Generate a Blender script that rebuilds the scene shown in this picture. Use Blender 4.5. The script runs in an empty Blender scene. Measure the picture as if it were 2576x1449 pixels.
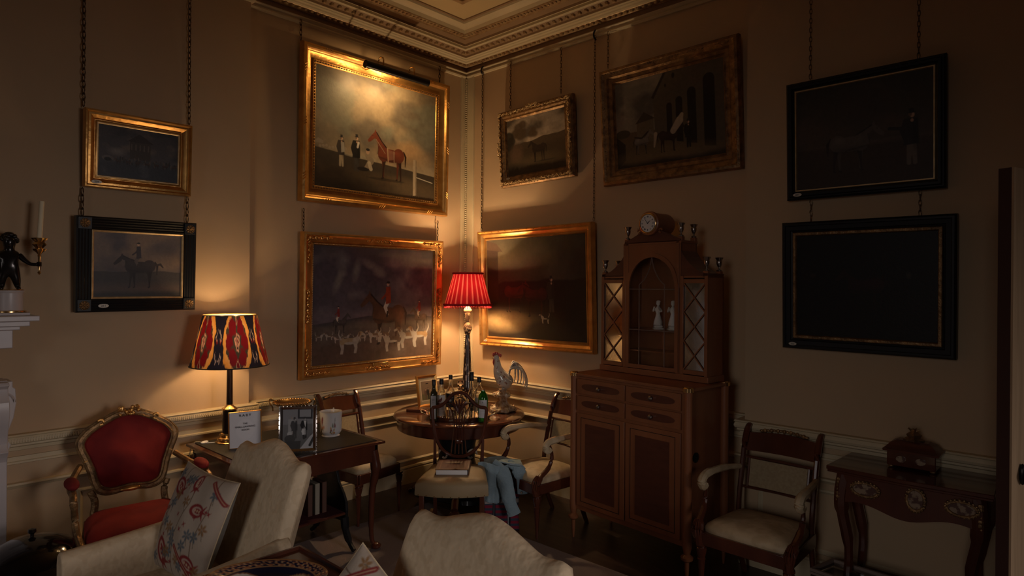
import bpy, math, random
import numpy as np
from mathutils import Vector, Matrix
# ------------------------------------------------------------------ camera, world, lights, exposure
SC = bpy.context.scene
COL = SC.collection
FPX, YAW, PIT, ROL = 1599.2, .7496, -.0019, .0067
CAM = np.array([4.3894, -4.0701, 1.7])
_F = np.array([-math.sin(YAW)*math.cos(PIT), math.cos(YAW)*math.cos(PIT), math.sin(PIT)])
_R0 = np.array([math.cos(YAW), math.sin(YAW), 0]); _U0 = np.cross(_R0, _F)
_R = _R0*math.cos(ROL)+_U0*math.sin(ROL); _U = -_R0*math.sin(ROL)+_U0*math.cos(ROL)
cam_data = bpy.data.cameras.new('camera')
cam_data.sensor_width = 36; cam_data.lens = FPX/2576*36
cam_data.clip_start = .05; cam_data.clip_end = 60
cam = bpy.data.objects.new('camera', cam_data); COL.objects.link(cam)
cam.matrix_world = Matrix(((_R[0], _U[0], -_F[0], CAM[0]), (_R[1], _U[1], -_F[1], CAM[1]), (_R[2], _U[2], -_F[2], CAM[2]), (0, 0, 0, 1)))
SC.camera = cam
world = bpy.data.worlds.new('world'); SC.world = world; world.use_nodes = True
bg = world.node_tree.nodes['Background']; bg.inputs[0].default_value = (1, .42, .25, 1); bg.inputs[1].default_value = .045
SC.view_settings.view_transform = 'Standard'; SC.view_settings.look = 'None'
SC.view_settings.gamma = 1; SC.view_settings.use_curve_mapping = False
SC.view_settings.exposure = 0.2
def area(name, loc, aim, sx, sy, power, color):
    l = bpy.data.lights.new(name, 'AREA'); l.shape = 'RECTANGLE'; l.size = sx; l.size_y = sy
    l.energy = power; l.color = color
    o = bpy.data.objects.new(name, l); COL.objects.link(o); o.location = loc
    o.rotation_euler = (Vector(aim)-Vector(loc)).to_track_quat('-Z', 'Y').to_euler(); return o
area('window_daylight', (7.7, -2.35, 1.6), (2.2, -2.9, 0), 1.1, 1.4, 9.5, (1, .88, .84)).data.spread = math.radians(66)
area('armchair_fill_light', (4.6, -8.4, 2.2), (2.5, -2.8, .4), 1.4, 1.8, 4.5, (1, .93, .90)).data.spread = math.radians(55)  # added unseen fill, narrowed and aimed to brighten the fronts of the damask armchairs
def bulb(name, loc, power, r=.028, color=(1, .67, .36)):
    l = bpy.data.lights.new(name, 'POINT'); l.energy = power; l.shadow_soft_size = r; l.color = color
    o = bpy.data.objects.new(name, l); COL.objects.link(o); o.location = loc; return o

# ------------------------------------------------------------------ helpers
def on(px, py, axis, v):          # the point of a plane (axis 0/1/2 = value v, metres) seen at a place of the photo
    d = _F+_R*(px-1288)/FPX-_U*(py-724.5)/FPX
    return Vector(CAM+(v-CAM[axis])/d[axis]*d)
def Z(px, py, v): return on(px, py, 2, v)
def X(px, py, v): return on(px, py, 0, v)
def Y(px, py, v): return on(px, py, 1, v)
V = Vector
def rotm(rx=0, ry=0, rz=0): return Matrix.Rotation(rz, 3, 'Z')@Matrix.Rotation(ry, 3, 'Y')@Matrix.Rotation(rx, 3, 'X')
class MB:
    def __init__(s): s.v = []; s.f = []
    def add(s, vs, fs, M=None, t=(0, 0, 0)):
        n = len(s.v); t = V(t)
        for p in vs:
            p = V(p); s.v.append((M@p+t) if M else p+t)
        s.f += [tuple(i+n for i in q) for q in fs]; return s
    def box(s, c, sz, M=None):
        x, y, z = sz[0]/2, sz[1]/2, sz[2]/2
        vs = [(a*x, b*y, d*z) for a in (-1, 1) for b in (-1, 1) for d in (-1, 1)]
        return s.add(vs, [(0, 1, 3, 2), (4, 6, 7, 5), (0, 4, 5, 1), (2, 3, 7, 6), (0, 2, 6, 4), (1, 5, 7, 3)], M, c)
    def b2(s, a, b):              # box from two corners
        return s.box([(a[i]+b[i])/2 for i in range(3)], [abs(a[i]-b[i]) for i in range(3)])
    def lathe(s, prof, n=24, c=(0, 0, 0), M=None, sx=1, sy=1, wob=None, cap=True):
        vs = []; fs = []
        for r, z in prof:
            for k in range(n):
                a = 2*math.pi*k/n; w = wob(a, z) if wob else 1
                vs.append((r*w*math.cos(a)*sx, r*w*math.sin(a)*sy, z))
        m = len(prof)
        for i in range(m-1):
            for k in range(n):
                k2 = (k+1) % n; fs.append((i*n+k, i*n+k2, (i+1)*n+k2, (i+1)*n+k))
        if prof[0][0] > 1e-5 and cap: fs.append(tuple(reversed(range(n))))
        if prof[-1][0] > 1e-5 and cap: fs.append(tuple((m-1)*n+k for k in range(n)))
        return s.add(vs, fs, M, c)
    def tube(s, pts, r, n=8, flat=1.0, up=(0, 0, 1), closed=False):
        pts = [V(p) for p in pts]; m = len(pts)
        rs = r if hasattr(r, '__len__') else [r]*m
        vs = []; fs = []
        for i, p in enumerate(pts):
            a = pts[(i-1) % m] if (i or closed) else p; b = pts[(i+1) % m] if (i < m-1 or closed) else p
            t = (b-a).normalized(); u = V(up)
            if abs(t.dot(u)) > .95: u = V((1, .2, 0)) if abs(t.x) < .9 else V((0, 1, 0))
            x = t.cross(u).normalized(); y = x.cross(t).normalized()
            for k in range(n):
                an = 2*math.pi*(k+.5)/n; vs.append(p+x*math.cos(an)*rs[i]+y*math.sin(an)*rs[i]*flat)
        for i in range(m if closed else m-1):
            j = (i+1) % m
            for k in range(n):
                k2 = (k+1) % n; fs.append((i*n+k, j*n+k, j*n+k2, i*n+k2))
        if not closed: fs += [tuple(range(n)), tuple((m-1)*n+k for k in reversed(range(n)))]
        return s.add(vs, fs)
    def ell(s, c, r, n=12, m=8, M=None):
        r = r if hasattr(r, '__len__') else (r, r, r)
        prof = [(max(1e-6, math.sin(math.pi*i/m)), -math.cos(math.pi*i/m)) for i in range(m+1)]
        vs = []; fs = []
        for a, z in prof:
            for k in range(n):
                t = 2*math.pi*k/n; vs.append((a*math.cos(t)*r[0], a*math.sin(t)*r[1], z*r[2]))
        for i in range(m):
            for k in range(n):
                k2 = (k+1) % n; fs.append((i*n+k, i*n+k2, (i+1)*n+k2, (i+1)*n+k))
        return s.add(vs, fs, M, c)
    def prism(s, poly, d0, d1, plane='xz', t=(0, 0, 0), M=None):   # polygon in a plane, extruded along the third axis
        def P(a, b, d): return {'xz': (a, d, b), 'xy': (a, b, d), 'yz': (d, a, b)}[plane]
        n = len(poly); vs = [P(a, b, d0) for a, b in poly]+[P(a, b, d1) for a, b in poly]
        fs = [tuple(range(n)), tuple(reversed(range(n, 2*n)))]+[(i, i+n, (i+1) % n+n, (i+1) % n) for i in range(n)]
        return s.add(vs, fs, M, t)
    def ring(s, outer, inner, d0, d1, plane='xz'):                  # a flat band between two loops of equal count
        def P(a, b, d): return {'xz': (a, d, b), 'xy': (a, b, d), 'yz': (d, a, b)}[plane]
        n = len(outer); vs = [P(a, b, d) for d in (d0, d1) for L in (outer, inner) for a, b in L]
        fs = []
        for i in range(n):
            j = (i+1) % n
            fs += [(i, j, n+j, n+i), (2*n+i, 3*n+i, 3*n+j, 2*n+j), (i, 2*n+i, 2*n+j, j), (n+i, n+j, 3*n+j, 3*n+i)]
        return s.add(vs, fs)
    def sweep(s, path, prof, closed=False):
        # path: list of (x,y) with interior on the left-hand normal; prof: (offset into room, z); mitred corners
        n = len(path); vs = []; fs = []; m = len(prof)
        for i, p in enumerate(path):
            p = V(p)
            d0 = (p-V(path[i-1])).normalized() if (i or closed) else None
            d1 = (V(path[(i+1) % n])-p).normalized() if (i < n-1 or closed) else None
            d0 = d0 or d1; d1 = d1 or d0
            n0 = V((d0.y, -d0.x)); n1 = V((d1.y, -d1.x)); b = (n0+n1); k = b.length_squared
            b = b*(2/k) if k > 1e-6 else n0
            for o, z in prof: vs.append((p.x+b.x*o, p.y+b.y*o, z))
        for i in range(n if closed else n-1):
            j = (i+1) % n
            for k in range(m-1): fs.append((i*m+k, i*m+k+1, j*m+k+1, j*m+k))
        return s.add(vs, fs)
    def grid(s, fn, nu, nv, cu=False):
        vs = [fn(i/(nu if cu else nu-1), j/(nv-1)) for j in range(nv) for i in range(nu)]
        fs = [(j*nu+i, j*nu+(i+1) % nu, (j+1)*nu+(i+1) % nu, (j+1)*nu+i) for j in range(nv-1) for i in range(nu if cu else nu-1)]
        return s.add(vs, fs)
    def build(s, name, mat, parent=None, smooth=True, loc=None, rz=None, bevel=0, subsurf=0, angle=38, kind=None, label=None, fix=True):
        me = bpy.data.meshes.new(name); me.from_pydata([tuple(p) for p in s.v], [], s.f); me.validate()
        if fix:
            import bmesh
            bm = bmesh.new(); bm.from_mesh(me); bmesh.ops.recalc_face_normals(bm, faces=bm.faces); bm.to_mesh(me); bm.free()
        me.materials.append(mat)
        if smooth:
            me.polygons.foreach_set('use_smooth', [True]*len(me.polygons))
            try: me.set_sharp_from_angle(angle=math.radians(angle))
            except Exception: pass
        o = bpy.data.objects.new(name, me); COL.objects.link(o)
        if parent is not None: o.parent = parent
        if loc is not None: o.location = loc
        if rz is not None: o.rotation_euler = (0, 0, rz)
        if bevel:
            b = o.modifiers.new('bevel', 'BEVEL'); b.width = bevel; b.segments = 2; b.limit_method = 'ANGLE'; b.angle_limit = math.radians(40)
        if subsurf:
            b = o.modifiers.new('subdivision', 'SUBSURF'); b.levels = subsurf; b.render_levels = subsurf
        if kind: o['kind'] = kind
        if label: o['label'] = label
        return o
def tag(o, label, cat, group=None, kind=None):
    o['label'] = label; o['category'] = cat
    if group: o['group'] = group
    if kind: o['kind'] = kind
    return o
def thing(name, label, cat, loc=(0, 0, 0), rz=0, group=None):
    o = bpy.data.objects.new(name, None); COL.objects.link(o); o.empty_display_size = .1
    o.location = loc; o.rotation_euler = (0, 0, rz); return tag(o, label, cat, group)
def dup(root, loc, rz, label):
    def cp(o, par):
        c = o.copy(); COL.objects.link(c)
        if par is not None: c.parent = par
        for ch in o.children: cp(ch, c)
        return c
    r = cp(root, None); r.location = loc; r.rotation_euler = (0, 0, rz); r['label'] = label; return r
def bez(pts, n=6):                # Catmull-Rom through the points
    P = [V(p) for p in pts]; out = []
    for i in range(len(P)-1):
        a, b, c, d = P[max(i-1, 0)], P[i], P[i+1], P[min(i+2, len(P)-1)]
        for k in range(n):
            t = k/n; out.append(.5*((2*b)+(c-a)*t+(2*a-5*b+4*c-d)*t*t+(3*b-a-3*c+d)*t**3))
    return out+[P[-1]]
def lerp(a, b, t): return a+(b-a)*t

# ------------------------------------------------------------------ materials
def mat(name, col, rough=.5, metal=0, col2=None, scale=6, stretch=(1, 1, 1), bump=0, bscale=None, detail=4, coat=0, emit=None, trans=0, ior=1.45, alpha=1, kind='noise', sharp=.15, spec=.5, mid=.5):
    m = bpy.data.materials.new(name); m.use_nodes = True; nt = m.node_tree; N = nt.nodes; L = nt.links
    b = N['Principled BSDF']; b.inputs['Base Color'].default_value = (*col, 1); b.inputs['Roughness'].default_value = rough
    b.inputs['Metallic'].default_value = metal; b.inputs['IOR'].default_value = ior; b.inputs['Specular IOR Level'].default_value = spec
    b.inputs['Coat Weight'].default_value = coat; b.inputs['Coat Roughness'].default_value = .08
    b.inputs['Transmission Weight'].default_value = trans
    if emit: b.inputs['Emission Color'].default_value = (*emit[0], 1); b.inputs['Emission Strength'].default_value = emit[1]
    if col2 or bump:
        tc = N.new('ShaderNodeTexCoord'); mp = N.new('ShaderNodeMapping'); mp.inputs['Scale'].default_value = stretch
        L.new(tc.outputs['Object'], mp.inputs['Vector'])
    def tex(sc):
        if kind == 'noise':
            t = N.new('ShaderNodeTexNoise'); t.inputs['Scale'].default_value = sc; t.inputs['Detail'].default_value = detail
        elif kind == 'voronoi':
            t = N.new('ShaderNodeTexVoronoi'); t.inputs['Scale'].default_value = sc
        L.new(mp.outputs[0], t.inputs['Vector']); return t.outputs[0]
    if col2:
        t = tex(scale); r = N.new('ShaderNodeValToRGB')
        r.color_ramp.elements[0].position = mid-sharp; r.color_ramp.elements[1].position = mid+sharp
        r.color_ramp.elements[0].color = (*col, 1); r.color_ramp.elements[1].color = (*col2, 1)
        L.new(t, r.inputs[0]); L.new(r.outputs[0], b.inputs['Base Color'])
    if bump:
        t = tex(bscale or scale); bp = N.new('ShaderNodeBump'); bp.inputs['Strength'].default_value = bump; bp.inputs['Distance'].default_value = .01
        L.new(t, bp.inputs['Height']); L.new(bp.outputs[0], b.inputs['Normal'])
    return m
def paintmat(name, rough=.4, bump=.12, transl=0, metal=0):
    m = bpy.data.materials.new(name); m.use_nodes = True; nt = m.node_tree; N = nt.nodes; L = nt.links
    b = N['Principled BSDF']; a = N.new('ShaderNodeAttribute'); a.attribute_name = 'Col'
    L.new(a.outputs['Color'], b.inputs['Base Color']); b.inputs['Roughness'].default_value = rough; b.inputs['Metallic'].default_value = metal; b.inputs['Specular IOR Level'].default_value = .35
    if bump:
        tc = N.new('ShaderNodeTexCoord'); t = N.new('ShaderNodeTexNoise'); t.inputs['Scale'].default_value = 90
        bp = N.new('ShaderNodeBump'); bp.inputs['Strength'].default_value = bump; bp.inputs['Distance'].default_value = .004
        L.new(tc.outputs['Object'], t.inputs['Vector']); L.new(t.outputs[0], bp.inputs['Height']); L.new(bp.outputs[0], b.inputs['Normal'])
    if transl:
        tr = N.new('ShaderNodeBsdfTranslucent'); mx = N.new('ShaderNodeMixShader'); mx.inputs[0].default_value = transl
        L.new(a.outputs['Color'], tr.inputs[0]); out = N['Material Output']
        ge = N.new('ShaderNodeNewGeometry'); mc = N.new('ShaderNodeMix'); mc.data_type = 'RGBA'; mc.inputs[7].default_value = (.75, .66, .52, 1)   # the inside is lined with cream silk
        L.new(ge.outputs['Backfacing'], mc.inputs[0]); L.new(a.outputs['Color'], mc.inputs[6]); L.new(mc.outputs[2], b.inputs['Base Color'])
        L.new(b.outputs[0], mx.inputs[1]); L.new(tr.outputs[0], mx.inputs[2]); L.new(mx.outputs[0], out.inputs[0])
    return m
M = {}
M['wall'] = mat('wall_paint', (.52, .37, .225), .75, col2=(.475, .335, .20), scale=1.3, bump=.05, bscale=60, sharp=.25)
M['trim'] = mat('cream_trim', (.60, .50, .33), .55, col2=(.54, .44, .28), scale=3)
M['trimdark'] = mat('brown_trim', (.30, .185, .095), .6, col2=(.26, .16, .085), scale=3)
M['gild_trim'] = mat('dull_gilt_trim', (.42, .29, .15), .45, metal=.3, col2=(.30, .17, .08), scale=30, bump=.4)
M['ceil'] = mat('ceiling_paint', (.56, .42, .23), .8, col2=(.52, .39, .21), scale=1.5)
M['floor'] = mat('dark_boards', (.060, .035, .024), .35, col2=(.035, .02, .014), scale=3, stretch=(1, 9, 1))
M['rug'] = mat('rug_wool', (.25, .20, .185), .95, col2=(.19, .15, .14), scale=3, bump=.5, bscale=240, sharp=.3)
M['gold'] = mat('gilding', (.78, .44, .14), .33, metal=.85, col2=(.50, .25, .07), scale=14, bump=.15, bscale=35, sharp=.3)
M['golddull'] = mat('dull_gilding', (.36, .21, .09), .45, metal=.6, col2=(.13, .075, .035), scale=22, bump=.5, bscale=60, sharp=.2)
M['goldpale'] = mat('pale_gilding', (.70, .52, .28), .4, metal=.5, col2=(.55, .38, .19), scale=25)
M['brass'] = mat('brass', (.75, .50, .22), .22, metal=1)
M['ebony'] = mat('ebonised_wood', (.010, .010, .011), .42, coat=.12, spec=.35)
M['blackiron'] = mat('black_metal', (.02, .018, .016), .3, metal=.6)
M['chain'] = mat('chain_metal', (.13, .085, .05), .4, metal=.8)
M['silver'] = mat('silver', (.80, .76, .72), .14, metal=1)
M['pewter'] = mat('dark_silver', (.42, .38, .35), .25, metal=1)
M['mahog'] = mat('mahogany', (.115, .032, .015), .22, col2=(.06, .018, .010), scale=7, stretch=(1, 1, .18), coat=.5, sharp=.25)
M['mahogtop'] = mat('mahogany_table_top', (.17, .06, .028), .16, col2=(.09, .03, .016), scale=5, stretch=(1, .3, 1), coat=.6, sharp=.3)
M['satin'] = mat('satinwood', (.31, .115, .048), .38, col2=(.22, .080, .034), scale=10, stretch=(1, 1, .2), coat=.2, sharp=.3)
M['satindark'] = mat('crossbanded_veneer', (.13, .042, .022), .38, col2=(.085, .028, .016), scale=16, stretch=(.4, .4, 2), coat=.2, sharp=.3)
M['leather'] = mat('black_leather', (.018, .016, .013), .5, bump=.2, bscale=150)
M['redvelvet'] = mat('red_velvet', (.30, .018, .012), .85, col2=(.16, .007, .008), scale=5, sharp=.2)
M['damask'] = mat('cream_damask', (.68, .53, .35), .62, col2=(.62, .475, .305), scale=24, kind='noise', bump=.45, bscale=34, sharp=.03, mid=.55, detail=1.5)
M['seatcream'] = mat('cream_silk', (.56, .44, .28), .6, col2=(.47, .36, .22), scale=14, bump=.2, bscale=40, sharp=.06, detail=2)
M['seattan'] = mat('tan_silk', (.32, .235, .13), .6, col2=(.29, .21, .115), scale=8)
M['cane'] = mat('cane_panel', (.36, .28, .16), .6, col2=(.30, .22, .12), scale=60)
M['greylinen'] = mat('grey_linen', (.20, .19, .17), .85, col2=(.17, .16, .145), scale=30)
M['marble'] = mat('white_marble', (.58, .53, .52), .35, col2=(.50, .45, .45), scale=4, sharp=.2)
M['bronze'] = mat('black_bronze', (.018, .013, .011), .25, metal=.4, coat=.3)
M['wax'] = mat('candle_wax', (.80, .70, .48), .5)
M['porcelain'] = mat('white_porcelain', (.78, .75, .72), .12, coat=.6)
M['lacquer'] = mat('black_lacquer', (.008, .007, .008), .12, coat=.6)
M['denim'] = mat('pale_denim', (.27, .36, .40), .9, col2=(.20, .28, .33), scale=12, bump=.5, bscale=70, sharp=.25)
M['oak'] = mat('grained_oak', (.52, .37, .23), .45, col2=(.36, .25, .15), scale=7, stretch=(6, 6, .35), sharp=.25)
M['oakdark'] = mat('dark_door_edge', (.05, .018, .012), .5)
M['paper'] = mat('white_paper', (.72, .70, .68), .7)
M['ink'] = mat('black_ink', (.03, .028, .03), .6)
M['plaque'] = mat('ivory_plaque', (.62, .56, .46), .4)
M['glass'] = mat('clear_glass', (.95, .93, .88), .03, trans=1, ior=1.45)
M['glassgreen'] = mat('green_glass', (.10, .42, .08), .05, trans=.9, ior=1.45)
M['glasspane'] = mat('window_glass', (.96, .97, .95), .02, trans=1, ior=1.08)
M['mirror'] = mat('mirror_glass', (.45, .45, .43), .08, metal=1, bump=.05, bscale=8)
M['liquor'] = mat('brown_liquor', (.25, .10, .03), .1, trans=.6)
M['olive'] = mat('olive_glass', (.05, .045, .02), .1, trans=.3)
M['cream'] = mat('cream_enamel', (.75, .60, .36), .3)
M['fringe'] = mat('crimson_fringe', (.40, .008, .02), .8)
M['paint'] = paintmat('oil_paint', .46, .09)
M['print'] = paintmat('printed_paper', .3, 0)
M['cloth'] = paintmat('embroidered_linen', .85, .2)
M['glaze'] = paintmat('painted_glaze', .12, 0)
M['ikat'] = paintmat('ikat_silk', .7, 0, transl=.09)
M['redsilk'] = paintmat('red_pleated_silk', .6, 0, transl=.026)
# ------------------------------------------------------------------ the room
BR, PR = .088, .198                                   # depth of the chimney breast and of the break in the right wall
BY, PX = -2.10, 2.765
CH = 3.93
def wall(name, a, b, zs=(0, CH+.02), sgn=1):
    m = MB(); m.b2((a[0], a[1], zs[0]), (b[0], b[1], zs[1])); o = m.build(name, M['wall'], smooth=False); o['kind'] = 'structure'; return o
wall('wall_left', (-.25, -6.4), (0, .25))
w2 = wall('wall_chimney', (0, -6.4), (BR, BY))
wall('wall_right', (0, 0), (PX+.02, .25))
wall('wall_back', (PX, -PR), (8.2, .25))
f = MB(); f.b2((-.3, -8.8, -.1), (8.2, .3, 0)); o = f.build('floor', M['floor'], smooth=False); o['kind'] = 'structure'
f = MB(); f.b2((-.3, -8.8, CH), (8.2, .3, CH+.1)); o = f.build('ceiling', M['ceil'], smooth=False); o['kind'] = 'structure'
# window wall and far wall behind the camera, each with its openings
M['daylit'] = M['glasspane']
def holed(name, horiz, pos, a, b, hole, z0=.9, z1=3.2):
    m = MB(); t = .2
    def bx(u0, u1, za, zb):
        if horiz: m.b2((u0, pos, za), (u1, pos-t, zb))
        else: m.b2((pos, u0, za), (pos+t, u1, zb))
    bx(a, hole[0], 0, CH); bx(hole[1], b, 0, CH); bx(hole[0], hole[1], 0, z0); bx(hole[0], hole[1], z1, CH)
    o = m.build(name, M['wall'], smooth=False); o['kind'] = 'structure'
holed('wall_east', False, 8.0, -8.8, .2, (-3.1, -1.6)); holed('wall_south', True, -8.6, -.2, 8.2, (3.7, 5.5))
# path along the walls, room on the right-hand normal side: run from the right-hand wall round to the left one
PATH = [(0+BR, -6.3), (BR, BY), (0, BY), (0, 0), (PX, 0), (PX, -PR), (7.9, -PR)]
def moulding(name, prof, m, path=PATH):
    o = MB().sweep(path, prof).build(name, M[m], smooth=True, angle=25, fix=True); o['kind'] = 'structure'; return o
def inset(path, d):               # the same path moved into the room
    out = []
    for i, p in enumerate(path):
        p = V(p); d0 = (p-V(path[i-1])).normalized() if i else None
        d1 = (V(path[i+1])-p).normalized() if i < len(path)-1 else None
        d0 = d0 or d1; d1 = d1 or d0; n0 = V((d0.y, -d0.x)); n1 = V((d1.y, -d1.x)); b = n0+n1; b = b*(2/b.length_squared)
        out.append(p+b*d)
    return out
def beads(name, d, z, step, r, m, ymin=-3.6, xmax=4.4):   # a carved enrichment run as one moulding
    b = MB(); P = inset(PATH, d)
    for a, c in zip(P, P[1:]):
        L = (c-a).length; n = int(L/step); ang = math.atan2(c.y-a.y, c.x-a.x)
        for k in range(n):
            p = a+(c-a)*((k+.5)/n)
            if p.y < ymin or p.x > xmax: continue
            b.ell((p.x, p.y, z), (r[0], r[1], r[2]), 6, 4, Matrix.Rotation(ang, 3, 'Z'))
    o = b.build(name, M[m]); o['kind'] = 'structure'; return o
# cornice, bottom to top
moulding('trim_1', [(0, 3.735), (.02, 3.735), (.03, 3.742), (.06, 3.748), (.065, 3.752)], 'gild_trim')
beads('trim_2', .05, 3.742, .05, (.02, .014, .013), 'gild_trim')
moulding('trim_3', [(.065, 3.752), (.085, 3.756), (.09, 3.765), (.112, 3.767), (.115, 3.773), (.135, 3.775)], 'trim')
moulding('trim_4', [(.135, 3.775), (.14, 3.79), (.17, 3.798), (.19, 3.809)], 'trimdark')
beads('trim_5', .165, 3.799, .062, (.022, .020, .018), 'gild_trim')
moulding('trim_6', [(.19, 3.809), (.215, 3.812), (.215, 3.832), (.245, 3.834), (.25, 3.818)], 'trim')
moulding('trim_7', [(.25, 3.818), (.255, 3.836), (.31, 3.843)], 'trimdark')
moulding('trim_8', [(.31, 3.843), (.318, 3.852), (.355, 3.858), (.36, 3.866)], 'gild_trim')
beads('trim_9', .337, 3.855, .035, (.012, .014, .010), 'gild_trim')
moulding('trim_10', [(.36, 3.866), (.375, 3.89), (.40, 3.905), (.43, 3.912), (.44, 3.93)], 'trim')
moulding('trim_11', [(.44, 3.93), (.442, 3.922), (.462, 3.922), (.465, 3.93)], 'trimdark')
moulding('trim_12', [(.68, 3.93), (.685, 3.915), (.725, 3.915), (.73, 3.93)], 'gild_trim')
# frieze band and picture rail
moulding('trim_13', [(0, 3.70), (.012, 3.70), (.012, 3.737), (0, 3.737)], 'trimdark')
moulding('trim_14', [(0, 3.643), (.018, 3.643), (.026, 3.655), (.02, 3.667), (.012, 3.67), (.018, 3.678), (.03, 3.688), (.03, 3.694), (0, 3.70)], 'trim')
# dado rail: reeded top roll, fillet, lower ledge, panel ledge, skirting
RP = inset(PATH, 0)
moulding('trim_15', [(0, .888), (.045, .888), (.05, .880), (.042, .874), (.046, .868), (.05, .855), (.045, .842), (.035, .836), (.035, .826), (.022, .818), (.018, .80), (0, .795)], 'trim')
def reeds(name, z0, z1, d, step, ymax, ymin):
    b = MB()
    for p0, p1 in ((V((BR+d, -3.42)), V((BR+d, BY+d))), (V((d, BY+.01)), V((d, -1.55)))):
        n = int((p1-p0).length/step)
        for k in range(n):
            p = p0+(p1-p0)*((k+.5)/n); b.box((p.x, p.y, (z0+z1)/2), (.006, step*.55, z1-z0))
    o = b.build(name, M['trim']); o['kind'] = 'structure'
reeds('trim_16', .845, .866, .048, .012, 0, 0)
moulding('trim_17', [(0, .765), (.012, .765), (.012, .742), (.02, .738), (.02, .728), (0, .722)], 'trim')
moulding('trim_18', [(0, .625), (.026, .622), (.03, .612), (.02, .604), (.012, .594), (0, .590)], 'trim')
moulding('baseboard_left', [(0, .155), (.018, .15), (.022, .138), (.016, .13), (.022, .12), (.022, 0), (0, 0)], 'trim')
# sunk panel frames below the dado
def pframe(name, wallx, y0, y1, z0, z1, right=False):
    b = MB(); prof = [(0, 0), (.006, .010), (.016, .012), (.022, .006), (.03, 0)]
    P = [(y0, z0), (y1, z0), (y1, z1), (y0, z1)]; vs = []; fs = []; m = len(prof)
    for k, (u, v) in enumerate(P):
        su = 1 if u == min(y0, y1) else -1; sv = 1 if v == z0 else -1
        for i, h in prof:
            uu, vv = u+su*i, v+sv*i
            vs.append((uu, -wallx-h, vv) if right else (wallx+h, uu, vv))
    for k in range(4):
        for i in range(m-1): j = (k+1) % 4; fs.append((k*m+i, k*m+i+1, j*m+i+1, j*m+i))
    o = b.add(vs, fs).build(name, M['trim'], smooth=False); o['kind'] = 'structure'
pframe('trim_19', BR, -3.10, -2.2, .18, .53); pframe('trim_20', 0, -1.95, -.15, .18, .56)
pframe('trim_21', 0, .15, 2.5, .18, .56, True); pframe('trim_22', PR, 2.85, 4.6, .18, .56, True)
# corner strip with a beaded edge
b = MB(); b.b2((0, -.075, .888), (.012, 0, 3.643)); b.b2((0, -.012, .888), (.115, 0, 3.643))
for z in (0.02,):
    b.tube([(.014, -.066, .888), (.014, -.066, 3.643)], .005, 6); b.tube([(.108, -.014, .888), (.108, -.014, 3.643)], .005, 6)
o = b.build('trim_23', M['trim'], angle=30); o['kind'] = 'structure'
b = MB()
for k in range(150): b.ell((.022, -.022, .90+k*.0183), (.010, .010, .0085), 6, 4)
o = b.build('trim_24', M['trim']); o['kind'] = 'structure'
# rug on the boards
b = MB(); b.b2((.52, -6.2, .0003), (6.2, -.86, .004))
tag(b.build('rug', M['rug'], smooth=False), 'large pale grey-brown rug covering the middle of the dark floor', 'rug')
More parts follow.
